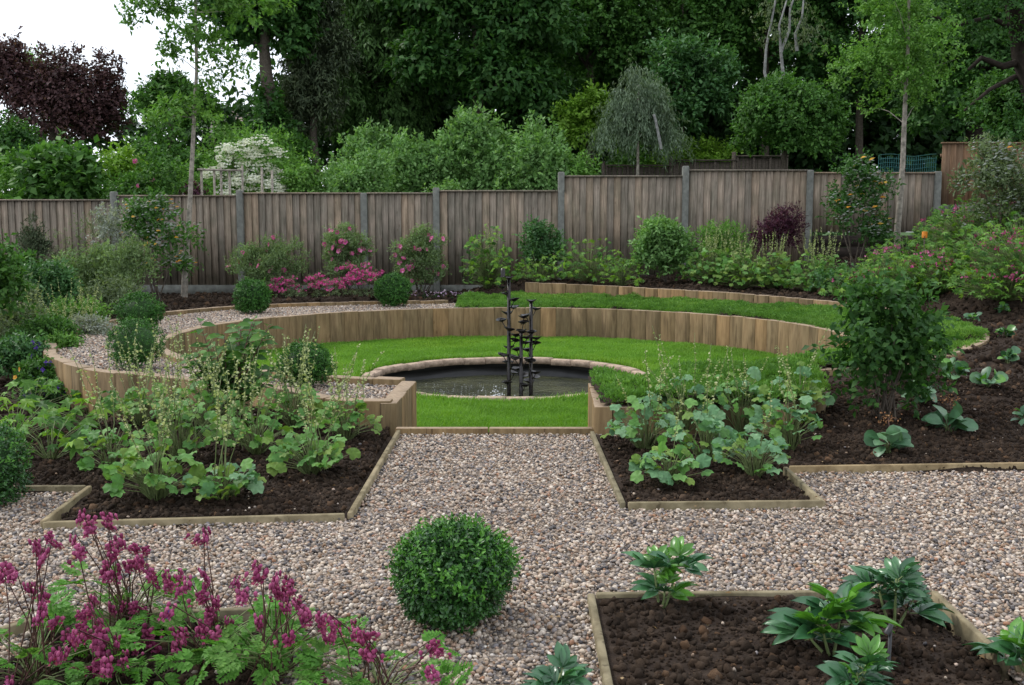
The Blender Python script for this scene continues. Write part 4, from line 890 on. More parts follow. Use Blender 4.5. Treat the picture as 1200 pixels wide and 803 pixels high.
for bi, ((bx, by), lb) in enumerate(bases):
    rg = rgn(); base = np.array(bpos[bi]); root = thing('ferny_plant', lb, 'plant', tuple(base), 'ferny-leaved plants with drooping purple flowers'); st_ = []
    hs_ = (.14, .08, .16, .13, .16, .11)[bi]; nl = (38, 26, 30, 40, 48, 32)[bi]; rr = (.24, .2, .2, .22, .22, .2)[bi]
    for i in range(nl):
        a_ = rg.uniform(0, 6.28); r_ = rr*math.sqrt(rg.random())*(.9); h = hs_*rg.uniform(.35, 1.0)*(1-.3*(r_/rr)**2); p = np.array([math.cos(a_)*r_, math.sin(a_)*r_, h]); ou = np.array([math.cos(a_), math.sin(a_), 0])
        y = nrm(ou+rg.normal(0, .35, 3)+UP*rg.normal(.0, .25)); l = rg.uniform(.05, .10); st_.append(tube([(0, 0, 0), p*np.array([.5, .5, .7]), p], [.0025, .002, .0014], 3))
        put('leaf', leafmesh('fern', ('lf_fern', 'lf_fern', 'lf_fern', 'lf_light')[rg.integers(4)]), root, mat4=frame(y, nrm(UP+rg.normal(0, .3, 3)+np.array([0, -.25, 0])), p, l))
    V, F_ = cat(st_); put('stalks', mesh_np('stalks', V, F_, M['stem']), root); st_ = []
    for i, f in enumerate(FL):
        if near[i] != bi: continue
        D = base[1]+rg.normal(-.10, .05)+(by-f[1])*.0002; D = min(max(D, 2.25), 3.3); p = np.array(W(f[0], f[1], D))-base
        put('flower_cluster', HRT[rg.integers(3)], root, p+UP*.012, (rg.normal(0, .25), rg.normal(0, .25), rg.uniform(0, 6.28)), rg.uniform(.8, 1.3))
        b0 = np.array([rg.normal(0, .03), rg.normal(0, .03), 0]); m_ = (b0+p)*.5+np.array([rg.normal(0, .015), 0, .03])
        if p[2] > .03: st_.append(tube([b0, m_, p+UP*.018, p+UP*.008+np.array([.006, 0, 0])], [.0022, .0018, .0013, .001], 4))
    if st_: V, F_ = cat(st_); put('flower_stems', mesh_np('flower_stems', V, F_, M['redstem']), root)
p = G(198, 765, .0); rg = rgn(); vt = thing('violet_flower', 'small blue-violet flower among the purple ones in the near left bed', 'flower', tuple(p))
V, F_ = stamp(T_OVAL, np.tile([0, 0, .11], (5, 1)), np.array([[math.cos(a_), math.sin(a_)*.6, .5*math.sin(a_)] for a_ in np.arange(5)*1.257]), np.tile([0, -.9, .4], (5, 1)), .016, .016)
put('petals', mesh_np('petals', V, F_, M['violet']), vt); put('stem', mesh_np('stem', *tube([(0, 0, 0), (0, 0, .11)], .0015, 4), M['stem']), vt)

_BM = {}
def bloom_mesh(mt):              # open five-petalled flower facing its local z
    if mt not in _BM:
        a_ = np.arange(5)*1.2566; Y_ = np.stack([np.cos(a_), np.sin(a_), np.full(5, .35)], 1)
        V, F_ = stamp(T_OVAL, np.zeros((5, 3)), Y_, np.stack([-np.cos(a_)*.35, -np.sin(a_)*.35, np.ones(5)], 1), .55, .62)
        _BM[mt] = catm([(V, F_, 0), (ICO1[0]*.1+UP*.06, ICO1[1], 1)], 'bloom', [M[mt], M['yel']])
    return _BM[mt]
# -- shrubs built from leaf sprays
def shrub(name, label, cat_, base, c, rad, mat, n, L, Wd=None, k=9, size=(.35, .55), stems=4, extra=None, group=None, droop=.15, up=.5, tp=T_RHOMB, per=7, stemmat='bark', shell=.5, spread=1., twig=None, low=-.7, out=.6, inner=.5):
    rg = rgn(); root = thing(name, label, cat_, base, group); base = np.array(base); c = np.array(c)-base; n = int(n*1.35)
    bl = clumps(rg, c, rad, int(k*1.4), size, low=low, inner=inner); V, F_ = foliage(rg, bl, n, L, Wd, per=per, shell=shell, droop=droop, up=up, tp=tp, spread=spread, twig=twig, out=out)
    put('foliage', mesh_np('foliage', V, F_, M[mat]), root); st_ = []
    for i in range(stems):
        b_ = bl[rg.integers(len(bl)), :3]; m_ = b_*np.array([.45, .45, .5]); st_.append(tube([(rg.normal(0, .03), rg.normal(0, .03), -.03), m_, b_], np.array([.02, .013, .006])*max(.4, min(2.5, rad[2])), 5))
    if st_: V, F_ = cat(st_); put('stem', mesh_np('stem', V, F_, M[stemmat]), root)
    if extra:
        for nm, mt, cnt, l, dens in extra:      # blossoms or coloured leaves over the crown
            kk = rg.integers(0, len(bl), cnt); u = rdir(rg, cnt); u[:, 2] = np.abs(u[:, 2])*.9; u[:, 1] = -np.abs(u[:, 1]); u = nrm(u); P_ = bl[kk, :3]+u*bl[kk, 3:]*(rg.uniform(.3, 1.5, (cnt, 1)) if mt == 'cerise' else (1.02 if dens < 5 else 1.25))
            if dens == 5:
                bm_ = bloom_mesh(mt)
                for j in range(cnt): put('bloom', bm_, root, tuple(P_[j]), (math.pi/2*.8+rg.normal(0, .3), 0, rg.normal(0, .5)), l*rg.uniform(1.2, 1.9))
                continue
            pr = []
            for q in range(dens):
                a_ = q*2*math.pi/dens; pr.append(stamp(T_OVAL if dens > 2 else tp, P_, nrm(np.array([math.cos(a_), 0, math.sin(a_)])+u*.4+rg.normal(0, .15, (cnt, 3))), nrm(u+np.array([0, -.3, .3])), l, l*(.8 if dens > 1 else .42)))
            V, F_ = cat(pr); put(nm, mesh_np(nm, V, F_, M[mt]), root)
    return root
def gshrub(name, label, cat_, px, by, top_, hw, mat, n, L, Wd=None, base=None, dr=.7, **kw):   # garden shrub given by its foot, top and half width in the photograph
    b = base or Gt(px, by); t_ = W(px, top_, b[1]); r_ = hw*b[1]/1200; h = t_[2]-b[2]
    return shrub(name, label, cat_, b, (b[0], b[1], b[2]+h*.53), (r_, r_*dr, h*.5), mat, n, L, Wd, **kw)
def at_(px, D): x = (px-600)*D/1200; return (x, D, gz(x, D))
gshrub('leafy_shrub', 'dark leafy shrub with arching stems at the right end of the sunken lawn', 'shrub', 1035, 492, 328, 86, 'lf_dark', 2700, .05, .033, k=50, size=(.10, .28), droop=.3, stems=14, up=.6, shell=1., inner=.45, low=-1.)
rg = rgn(); b = at_(262, 6.05); dk = thing('dark_tall_plant', 'tall plant with dark pointed leaves in rows in front of the left planter', 'plant', b); pr = []; st_ = []
for i in range(20):
    tx = W(rg.uniform(218, 322), rg.uniform(376, 450), b[1]+rg.normal(0, .12)); e = np.array(tx)-np.array(b); pts = [np.array([rg.normal(0, .05), rg.normal(0, .05), 0]), e*.5+np.array([0, 0, .04]), e]; st_.append(tube(pts, [.006, .005, .002], 4))
    n_ = 18; t_ = np.linspace(.3, 1, n_); P_ = np.stack([np.interp(t_, [0, .5, 1], [q[j] for q in pts]) for j in range(3)], 1); a_ = np.arange(n_)*1.57+rg.uniform(0, 6)
    Y_ = np.stack([np.cos(a_), np.sin(a_), np.full(n_, .1)], 1); pr.append(stamp(T_OVAL, P_, Y_+rg.normal(0, .15, (n_, 3)), np.tile(UP+np.array([0, -.5, 0]), (n_, 1))+rg.normal(0, .3, (n_, 3)), rg.uniform(.07, .11, n_), rg.uniform(.045, .065, n_)))
put('foliage', mesh_np('foliage', *cat(pr), M['lf_mid']), dk); put('stems', mesh_np('stems', *cat(st_), M['redstem']), dk)

# left border, back to front
gshrub('variegated_shrub', 'tall shrub with silvery top and orange lower leaves by the fence at the left', 'shrub', 180, 0, 228, 48, 'lf_mid', 2300, .07, .032, base=at_(185, 14.6), k=16, size=(.22, .36), extra=[('orange_leaves', 'yel', 44, .075, 1), ('silver_leaves', 'lf_silver', 600, .055, 1)], shell=.9, stems=7)
gshrub('silver_shrub', 'airy shrub with whitish leaves in front of the first fence post', 'shrub', 132, 0, 234, 32, 'lf_silver', 1300, .045, .022, base=at_(132, 14.2), k=10, size=(.3, .5), shell=1, stems=6)
gshrub('arching_shrub', 'thin arching olive shrub before the left fence panel', 'shrub', 92, 0, 250, 48, 'lf_grey', 1300, .035, .014, base=at_(95, 14.6), k=12, shell=1., stems=12, up=.9, out=1.)
gshrub('conifer_shrub', 'small dark brownish conifer against the fence far left', 'shrub', 38, 0, 258, 22, 'lf_conifer', 2600, .05, .015, base=at_(38, 14.7), k=9, droop=-.4)
gshrub('green_shrub', 'fresh green shrub cut off by the left edge', 'shrub', -12, 0, 262, 34, 'lf_mid', 1800, .06, .035, base=at_(-8, 9.2), k=10)
gshrub('blue_green_shrub', 'blue-green shrub with upright shoots in the left border', 'shrub', 108, 0, 290, 42, 'lf_cistus', 3600, .05, .02, base=at_(108, 12.5), k=14, droop=-.4, out=.9)
gshrub('blue_green_shrub', 'feathery blue-green shrub behind the upper clipped ball', 'shrub', 150, 0, 285, 32, 'lf_cistus', 2200, .045, .016, base=at_(150, 12.2), k=10, droop=-.4, out=.9, shell=.9)
gshrub('green_shrub', 'low spreading shrub left of the blue-green one', 'shrub', 52, 0, 312, 42, 'lf_blue', 3200, .05, .025, base=at_(52, 11.5), k=12)
gshrub('green_shrub', 'rounded grey-green shrub at the left edge of the border', 'shrub', 8, 0, 318, 36, 'lf_grey', 2600, .045, .02, base=at_(8, 10.5), k=10)
gshrub('green_shrub', 'brownish green low shrub before the fence post', 'shrub', 128, 0, 330, 36, 'lf_grey', 2600, .04, .018, base=at_(128, 11.6), k=10)
gshrub('silver_mound', 'low blue-grey mound along the outside of the curved rim', 'plant', 112, 0, 372, 36, 'lf_silver', 2200, .03, .014, base=at_(105, 10.2), k=12, up=.8)
gshrub('green_mound', 'mound of small leaves left of the curved planter', 'plant', 52, 0, 378, 42, 'lf_mid', 3000, .035, .02, base=at_(50, 9.4), k=12)
gshrub('green_mound', 'mound of leaves with violet blooms near the left edge', 'plant', 12, 0, 400, 46, 'lf_blue', 3000, .035, .02, base=at_(12, 8.4), k=12, extra=[('blooms', 'violet', 26, .022, 4)])
gshrub('green_mound', 'low green plant with violet blooms against the left planter wall', 'plant', 42, 0, 425, 26, 'lf_mid', 1500, .035, .02, base=at_(40, 7.8), k=8, extra=[('blooms', 'violet', 14, .022, 4), ('orange_bloom', 'yel', 2, .03, 5)])
gshrub('pansy_plant', 'low plant with purple blooms beside the foot of the left planter wall', 'plant', 48, 0, 452, 30, 'lf_blue', 900, .03, .02, base=at_(46, 7.5), k=8, extra=[('blooms', 'violet', 20, .025, 4)])
gshrub('green_shrub', 'broad mid-green shrub between the blue-green one and the fence', 'shrub', 85, 0, 305, 50, 'lf_mid', 3000, .05, .024, base=at_(85, 13.4), k=14)
gshrub('green_shrub', 'leafy shrub in the gap before the arching olive one', 'shrub', 30, 0, 296, 40, 'lf_mid', 2600, .06, .03, base=at_(30, 12.8), k=12)
gshrub('green_mound', 'light green mound between the spikes of the left border', 'plant', 88, 0, 352, 40, 'lf_light', 2400, .04, .022, base=at_(88, 10.9), k=12)
gshrub('green_mound', 'grey-green mound below the rounded shrub at the left edge', 'plant', 22, 0, 362, 44, 'lf_grey', 2600, .04, .02, base=at_(22, 9.7), k=12)
gshrub('green_mound', 'small fresh green mound against the outside of the curved rim', 'plant', 75, 0, 395, 24, 'lf_light', 1400, .035, .02, base=at_(66, 9.0), k=8)
for px, D, lb in ((30, 10.0, 'plant with thin pale spikes at the left of the border'), (72, 9.8, 'plant with thin pale spikes in front of the blue-green shrub'), (104, 10.6, 'thin pale spikes beside the curved rim at the left'), (150, 6.95, 'pale spikes standing against the left planter wall'), (196, 6.75, 'tall pale spikes before the front clipped ball')):
    b = at_(px, D); rosette('spike_plant', lb, 'plant', b, .2, .14, 26, .07, ['lf_light', 'lf_grey'], indiv=False, spikes=(10 if D > 9 else 4), sh=(.42, .7), group='pale lobed-leaved plants with flower spikes')
# back centre
for px, tp_, hw, D, lb, nb in ((315, 275, 50, 14.9, 'grey-green flowering bush left of the three with few pink blooms', 16), (405, 264, 34, 15.0, 'grey-green bush with many pink blooms, middle of the three by the fence', 52), (494, 266, 34, 15.0, 'grey-green bush with pink blooms right of the pink patch', 36)):
    gshrub('rock_rose_bush', lb, 'shrub', px, 0, tp_, hw, 'lf_cistus', 8500, .042, .014, base=at_(px, D), k=34, size=(.16, .3), inner=.35, low=-.95, extra=[('blooms', 'pink', nb, .045, 5)], group='pink-flowered bushes by the fence', droop=-.3, out=.9, shell=.7, stems=8)
for px, hw, tp_, lb in ((332, 30, 322, 'left end of the deep pink flower drift'), (380, 34, 318, 'middle of the deep pink flower drift'), (422, 34, 306, 'right part of the deep pink flower drift beside the clipped ball')):
    gshrub('pink_flower_clump', lb, 'flowers', px, 0, tp_+2, hw, 'lf_grey', 1500, .03, .012, base=at_(px, 14.55), k=30, size=(.12, .22), shell=1., inner=.2, extra=[('blooms', 'cerise', 130, .021, 4), ('blooms', 'cerise', 130, .024, 3), ('blooms', 'cerise', 110, .02, 4)], group='deep pink flower drift', up=.8)
    gshrub('low_green_edge', 'low soft green foliage under the deep pink flowers, '+('left', 'middle', 'right')[(px > 340)+(px > 400)], 'plant', px+8, 0, 342, 28, 'lf_grey', 900, .022, .008, base=at_(px+8, 14.4), k=8)
rg = rgn(); pr = []; b = at_(515, 14.9); n_ = 90; P_ = np.stack([rg.uniform(-.8, .5, n_), rg.normal(0, .08, n_), np.full(n_, .06)+rg.uniform(0, .06, n_)], 1)
lp = thing('lilac_ground_flowers', 'thin strip of pale lilac flowers on the soil behind the ring', 'flowers', b); V, F_ = stamp(T_OVAL, P_, rdir(rg, n_), np.tile([0, -.4, 1], (n_, 1)), .035, .035); put('blooms', mesh_np('blooms', V, F_, M['lilac']), lp)
V, F_ = foliage(rg, [(-.15, 0, .02, .65, .12, .06)], 500, .03, .015); put('foliage', mesh_np('foliage', V, F_, M['lf_vdark']), lp)
rosette('pale_shrub', 'pale yellow-green leafy plant against the fence behind the fountain', 'plant', at_(572, 15.0), .38, .85, 330, .085, ['lf_light', 'lf_lime', 'lf_mid'], indiv=False, spikes=10, sh=(.5, .8), spk=SPKB, up0=.15)
gshrub('climber', 'dark green bushy climber by the fence post right of the pale plant', 'shrub', 637, 0, 258, 26, 'lf_blue', 2400, .06, .03, base=at_(637, 15.3), k=10, stems=3)
rosette('leafy_plant', 'low bright leafy plant at the start of the right rim', 'plant', at_(632, 14.95), .36, .4, 130, .10, ['lf_lime', 'lf_light'], ('maple',), indiv=False, group='bright leafy plants behind the rim', up0=.2)
rosette('leafy_plant', 'large bright leafy plant in the middle behind the rim', 'plant', at_(690, 14.9), .55, .62, 260, .10, ['lf_lime', 'lf_light', 'lf_mid'], ('maple',), indiv=False, group='bright leafy plants behind the rim', up0=.15)
rosette('leafy_plant', 'bright leafy plant left of the dense round shrub', 'plant', at_(728, 14.5), .32, .42, 120, .09, ['lf_lime', 'lf_light'], ('maple',), indiv=False, group='bright leafy plants behind the rim', up0=.2)
gshrub('round_shrub', 'dense round mid-green shrub behind the rim', 'shrub', 780, 0, 262, 40, 'lf_hedge', 5600, .07, .035, base=at_(780, 14.7), k=16, size=(.35, .5), droop=.3, up=.8)
for px, D, R_, lb in ((835, 14.3, .38, 'first pale lobed clump with spikes right of the round shrub'), (868, 13.9, .34, 'pale lobed clump with spikes in the middle before the dark purple shrub'), (905, 13.9, .3, 'pale lobed clump under the dark purple shrub'), (950, 13.4, .26, 'small yellow-green clump at the right end of the pale clumps'), (970, 13.6, .2, 'smallest pale clump right of the others behind the rim')):
    rosette('spike_plant', lb, 'plant', at_(px, D), R_*1.1, .48, int(800*R_), .085, ['lf_tellima_y', 'lf_tellima', 'lf_light'], indiv=False, spikes=int(38*R_)+2, sh=(.5, .78), spk=SPKB, group='pale lobed-leaved plants with flower spikes', up0=.2)
gshrub('meadow_plant', 'bright fine-leaved plant behind the pale clumps near the fence', 'plant', 845, 0, 268, 42, 'lf_light', 2200, .06, .02, base=at_(845, 14.9), k=12, out=1, droop=-.5)
gshrub('purple_shrub', 'dark purple fine-leaved shrub before the right fence panel', 'shrub', 913, 0, 238, 32, 'lf_berberis', 3600, .05, .016, base=at_(913, 14.9), k=14, size=(.3, .45), droop=-.2, out=.9, stems=8, low=-.3)
# right: variegated shrubs, leafy bank
gshrub('variegated_shrub', 'tall shrub with grey-green and orange leaves left of the pale-barked young tree', 'shrub', 1003, 0, 182, 40, 'lf_dark', 2600, .065, .032, base=at_(1003, 14.3), k=16, size=(.25, .4), extra=[('orange_leaves', 'yel', 26, .09, 1), ('silver_leaves', 'lf_silver', 420, .045, 1)], shell=.9, stems=7)
gshrub('variegated_shrub', 'wide grey-green shrub at the right edge in front of the raised panel', 'shrub', 1172, 0, 162, 62, 'lf_grey', 4200, .06, .028, base=at_(1172, 12.6), k=20, size=(.25, .38), extra=[('orange_leaves', 'yel', 6, .07, 1), ('silver_leaves', 'lf_silver', 600, .045, 1)], shell=.9, stems=8)
for px, D, R_, H_, lb in ((1178, 11.0, .5, .34, 'lowest part of the leafy bank above the oval-leaved plants'), (1118, 11.9, .4, .34, 'leafy bank plant behind the tip of the curved rim'), (1010, 12.6, .42, .3, 'left end of the leafy bank above the rim'), (1050, 12.4, .5, .42, 'leafy part of the bank in front of the pale-barked tree'), (1100, 12.2, .55, .5, 'leafy middle of the bank with pink flowers'), (1165, 11.9, .6, .5, 'leafy bank plant near the right edge'), (1195, 11.2, .6, .55, 'leafy bank plant cut off at the right edge'), (1130, 13.2, .6, .5, 'leafy bank plant furthest back below the dark boards'), (1190, 13.0, .6, .55, 'leafy bank plant behind the one cut off at the right edge'), (1060, 13.4, .5, .42, 'leafy bank plant at the foot of the pale-barked trunk'), (1120, 14.3, .5, .5, 'leafy plant touching the dark boards below the raised panel')):
    r_ = rosette('bank_plant', lb, 'plant', at_(px, D), R_*1.1, H_*1.25, int(900*R_), .095, ['lf_mid', 'lf_light', 'lf_light', 'lf_lime'], ('maple',), indiv=False, group='leafy bank plants with small pink flowers', up0=.15)
    rg = rgn(); n_ = 34; a_ = rg.uniform(0, 6.28, n_); q = R_*np.sqrt(rg.random(n_)); P_ = np.stack([np.cos(a_)*q, np.sin(a_)*q, H_*(1.05-.4*(q/R_)**2)+.02], 1)
    pr = [stamp(T_RHOMB, P_+rg.normal(0, .012, P_.shape), rdir(rg, n_), rdir(rg, n_), .034, .026) for _ in range(4)]; put('blooms', mesh_np('blooms', *cat(pr), M['magenta' if px % 20 else 'pink']), r_)
gshrub('low_dark_plant', 'small dark-leaved plant between rim and bank', 'plant', 985, 0, 318, 34, 'lf_blue', 900, .05, .03, base=at_(985, 12.9), k=8)
b = at_(1081, 13.0); t_ = W(1080, 277, 13.0); fl = thing('orange_tag', 'small orange tag on a stick poking out of the leafy bank', 'tag', b)
put('rod', mesh_np('rod', *tube([(0, 0, 0), (0, 0, t_[2]-b[2])], .008, 5), M['bark']), fl); put('tag', mesh_np('tag', *bevbox(.07, .012, t_[2]-b[2]-.02, t_[2]-b[2]+.06, .004), M['orange']), fl)

# ================================================================== TREES AND SHRUBS BEYOND THE FENCE
def tree(name, label, px, D, cy, rx, ry, mat, n, L, trunk=None, k=18, bark='bark', group=None, cat_='tree', Wd=None, size=(.3, .48), droop=.3, up=.6, tp=T_RHOMB, tr=.16, extra=None, depth=.8, per=7, shell=.32, limbs=6, blobs=None, z0=.3, twig=None, out=.6, inner=.5, low=-.75):
    rg = rgn(); c = np.array(W(px, cy, D)); r_ = np.array([rx*D/1200, rx*D/1200*depth, ry*D/1200]); base = np.array([c[0] if trunk is None else trunk[0][0], D, z0]); root = thing(name, label, cat_, tuple(base), group)
    n = int(n*1.55); bl = clumps(rg, c-base, r_, int(k*1.3), size, inner=inner, low=low)
    if blobs is not None: bl = np.array([[*(np.array(W(q[0], q[1], D+(q[4] if len(q) > 4 else 0)))-base), q[2]*D/1200, q[2]*D/1200*.8, q[3]*D/1200] for q in blobs])
    V, F_ = foliage(rg, bl, n, L, Wd, per=per, shell=shell, droop=droop, up=up, tp=tp, twig=twig, out=out); put('crown', mesh_np('crown', V, F_, M[mat]), root)
    pts = np.array([[0, 0, 0], [0, 0, max(.5, (c-base)[2]*.5)], [(c-base)[0], 0, (c-base)[2]+r_[2]*.5]]) if trunk is None else np.array([np.array(q)-base for q in trunk])
    tt = np.linspace(0, 1, 9); s_ = np.linspace(0, 1, len(pts)); P_ = np.stack([np.interp(tt, s_, pts[:, j]) for j in range(3)], 1); P_[1:-1, :2] += rg.normal(0, tr*.15, (7, 2))
    pr = [tube(P_, tr*np.linspace(1, .3, 9), 9)]
    for i in range(limbs):
        q = bl[rg.integers(len(bl)), :3]; j = rg.integers(2, 8); j = min(range(2, 9), key=lambda jj: abs(P_[jj, 2]-(q[2]-.35*np.linalg.norm(q[:2]-P_[jj, :2]))))
        m_ = P_[j]*.45+q*.55+np.array([0, 0, .06*abs(q[2])*0+.05]); pr.append(tube([P_[j], m_, q], tr*(1-.7*tt[j])*np.array([.5, .3, .12])*(.55 if tr < .1 else 1), 5))
    V, F_ = cat(pr); put('trunk', mesh_np('trunk', V, F_, M[bark], True), root)
    if extra: extra(rg, root, bl, base)
    return root
def fshrub(name, label, px, tp_, hw, D, mat, n, L, z0=.2, hfrac=.5, **kw):     # shrub whose top shows over the fence
    t_ = W(px, tp_, D); b = (t_[0], D, z0); h = t_[2]-z0; r_ = hw*D/1200
    return shrub(name, label, 'shrub', b, (t_[0], D, z0+h*.52), (r_, r_*.75, h*.5), mat, n, L, **kw)
fs = fshrub
fs('rhododendron_shrub', 'shrub with long drooping leaves over the fence at the left', 66, 172, 66, 18.3, 'lf_mid', 5200, .17, .05, k=16, droop=.5, size=(.35, .5))
fs('green_shrub', 'dark green shrub at the far left below the purple tree', 14, 124, 34, 21, 'lf_dark', 3500, .10, k=10)
fs('green_shrub', 'grey-green feathery shrub behind the long-leaved one', 28, 160, 42, 19.6, 'lf_light', 3600, .08, .04, k=12, droop=-.3)
fs('lime_shrub', 'yellow-green shrub between the long-leaved shrub and the rose', 140, 164, 40, 19.4, 'lf_lime', 3600, .09, k=12)
fs('round_shrub', 'tight small dome-shaped shrub just over the fence', 150, 200, 28, 17.6, 'lf_mid', 5200, .05, .02, k=8, size=(.6, .8))
fs('rose_bush', 'loose rose bush with two pink blooms over the fence', 188, 172, 42, 17.4, 'lf_mid', 3000, .07, .045, k=14, shell=.9, extra=[('blooms', 'pink', 6, .06, 5)])
fs('dark_red_shrub', 'small dark red shrub behind the trellis', 233, 205, 22, 17.7, 'lf_berberis', 1500, .07, .05, k=7)
fs('white_flowering_shrub', 'shrub covered in creamy white blossom over the fence', 292, 157, 58, 18.3, 'lf_light', 5200, .06, k=60, size=(.12, .22), shell=.9, inner=.45, extra=[('blossom', 'white', 900, .06, 2), ('blossom', 'white', 900, .05, 2), ('blossom', 'white', 900, .05, 2)])
fs('green_shrub', 'large light green mound behind the white blossom', 300, 142, 74, 21, 'lf_light', 7000, .075, .03, k=14, size=(.4, .6), droop=-.2, up=.8)
fs('green_shrub', 'green shrub right of the white blossom over the fence', 352, 188, 34, 18.2, 'lf_light', 3400, .065, .03, k=12)
fs('green_shrub', 'light mid-green shrub behind the rose bush', 196, 128, 56, 22, 'lf_mid', 6000, .10, k=16)
fs('broadleaf_shrub', 'light green shrub left end of the tall row over the fence', 425, 141, 56, 20.5, 'lf_hedge', 9000, .085, .038, k=20, droop=-.2, out=.9)
fs('broadleaf_shrub', 'light green shrub low in front of the tall row', 420, 182, 50, 18.0, 'lf_hedge', 6000, .075, .035, k=16, droop=-.3, out=.9)
fs('broadleaf_shrub', 'shrub with upright pale shoots in the middle of the row', 488, 158, 44, 18.6, 'lf_hedge', 6000, .08, .036, k=16, droop=-.4, out=.9)
fs('broadleaf_shrub', 'tallest shrub with pale shoot tips in the row over the fence', 556, 137, 56, 19.0, 'lf_hedge', 9000, .09, .042, k=20, droop=-.4, out=.9)
fs('broadleaf_shrub', 'right hand shrub with pale shoot tips above the fence step', 632, 148, 56, 18.4, 'lf_hedge', 9000, .085, .04, k=18, droop=-.4, out=.9)
fs('green_shrub', 'low pale shrub poking over where the fence steps up', 682, 180, 30, 18.2, 'lf_light', 3200, .07, .035, k=10)
fs('broadleaf_shrub', 'small bright shrub just above the fence in front of the row', 528, 196, 38, 17.3, 'lf_hedge', 3600, .065, .03, k=12)
for i, (px, tp_, hw, lb) in enumerate(((735, 168, 38, 'left end of the clipped hedge above the dark panels'), (790, 164, 40, 'middle of the clipped hedge above the dark panels'), (835, 167, 34, 'right end of the clipped hedge above the dark panels'))):
    fs('hedge_shrub', lb, px, tp_, hw, 24.5, 'lf_lime' if i else 'lf_light', 8500, .085, .045, k=22, inner=.75, group='bright hedge above the dark panels')
fs('green_shrub', 'low dark shrub behind the right fence panels', 965, 190, 45, 19.5, 'lf_dark', 2600, .08, k=10)
fs('green_shrub', 'light green shrub filling the gap below the distant roof', 250, 130, 50, 22.5, 'lf_light', 6000, .09, .045, k=16)
fs('green_shrub', 'mid green shrub right of the distant roof', 335, 150, 44, 23, 'lf_mid', 6000, .09, k=14)
fs('green_shrub', 'pale fine-leaved shrub low behind the rose bush', 215, 168, 40, 19.0, 'lf_light', 4200, .06, .03, k=12)
# trellis of stakes before the white blossom
D = 17.5; tr_ = thing('stake_trellis', 'pale wooden stakes with a cross rail before the white blossom', 'trellis', (W(280, 220, D)[0], D, .3))
for px in (235, 250, 258, 268, 283, 306, 318): a_ = W(px, 197+random.uniform(-3, 4), D); put('stake', mesh_np('stake', *tube([(a_[0]-tr_.location[0], 0, 0), (a_[0]-tr_.location[0]+.01, 0, a_[2]-.3)], .022, 5), M['palebark']), tr_)
a_, b_ = W(232, 199, D), W(284, 200, D); put('rail', mesh_np('rail', *tube([(a_[0]-tr_.location[0], -.03, a_[2]-.3), (b_[0]-tr_.location[0], -.03, b_[2]-.3)], .018, 5), M['palebark']), tr_)

tree('purple_tree', 'wide dark purple-leaved tree at the left beyond the fence', 60, 27, 118, 92, 56, 'lf_purple', 19000, .10, k=26, blobs=[(0, 95, 36, 36), (30, 110, 40, 34), (72, 105, 40, 34), (105, 115, 34, 34), (125, 128, 26, 34), (60, 140, 50, 30), (110, 150, 30, 24), (-30, 90, 40, 40), (10, 70, 22, 22), (75, 80, 9, 24), (138, 100, 7, 34), (52, 80, 7, 26), (118, 84, 7, 26), (18, 62, 7, 24), (-6, 66, 8, 22), (92, 76, 6, 22)], shell=.7, tr=.2)
tree('pale_tree', 'pale green tree top showing above the purple tree', 48, 34, 92, 26, 34, 'lf_light', 1600, .14, k=8, shell=1)
tree('tall_tree', 'tall dark tree with ivy-clad trunk against the sky left of the conifers', 312, 24, 20, 60, 80, 'lf_dark', 13000, .15, trunk=[W(318, 230, 24), W(316, 120, 24), W(311, 50, 24), W(310, -40, 24)], bark='bark', tr=.22, blobs=[(270, 10, 34, 26), (310, -10, 46, 34), (345, 15, 24, 34), (280, 40, 24, 18), (342, 48, 18, 20), (300, 25, 30, 20), (350, -20, 24, 24), (258, -15, 30, 24), (314, 128, 15, 22), (318, 155, 22, 24), (310, -60, 60, 30)], shell=.8)
tree('mid_green_tree', 'mid green tree behind the sapling at the left', 200, 25, 125, 50, 34, 'lf_mid', 7000, .11, k=14, shell=.8)
tree('conifer', 'dark grey-green conifer at the left end of the wood', 368, 25, 100, 40, 105, 'lf_conifer', 11000, .16, .05, k=22, size=(.2, .36), droop=.8, per=9) if False else None
tree('conifer', 'dark grey-green conifer at the left end of the wood', 368, 25, 90, 40, 115, 'lf_conifer', 12000, .15, Wd=.04, k=24, size=(.22, .36), droop=.7, per=9)
tree('cypress_tree', 'tall drooping cypress in front of the wood', 442, 27, 60, 68, 150, 'lf_cypress', 22000, .17, Wd=.06, k=34, size=(.18, .32), droop=1.1, per=9, up=.2)
tree('broadleaf_tree', 'big dark broad-leaved tree in the middle of the wood', 560, 25.5, 45, 112, 135, 'lf_dark', 26000, .17, Wd=.10, k=36, size=(.2, .34), droop=.5, up=.8, tr=.3)
tree('broadleaf_tree', 'mid green broad-leaved tree right of the big dark one', 690, 28, 50, 75, 130, 'lf_mid', 16000, .13, k=28, size=(.2, .34), tr=.25)
tree('yellow_green_tree', 'small yellow-green tree low in front of the wood', 690, 24, 150, 42, 42, 'lf_lime', 3000, .11, k=10, shell=.9)
tree('dark_yew', 'very dark tree behind the weeping one', 655, 26, 150, 60, 50, 'lf_vdark', 8000, .12, k=14)
tree('layered_tree', 'tree with flat layered sprays beside the dark gap', 800, 25, 115, 65, 75, 'lf_blue', 9000, .13, Wd=.07, k=22, size=(.22, .36), up=1.0, shell=.9)
tree('broadleaf_tree', 'fine-leaved tree reaching the top of the photograph at centre right', 800, 28, 15, 90, 100, 'lf_mid', 18000, .12, k=30, size=(.2, .34))
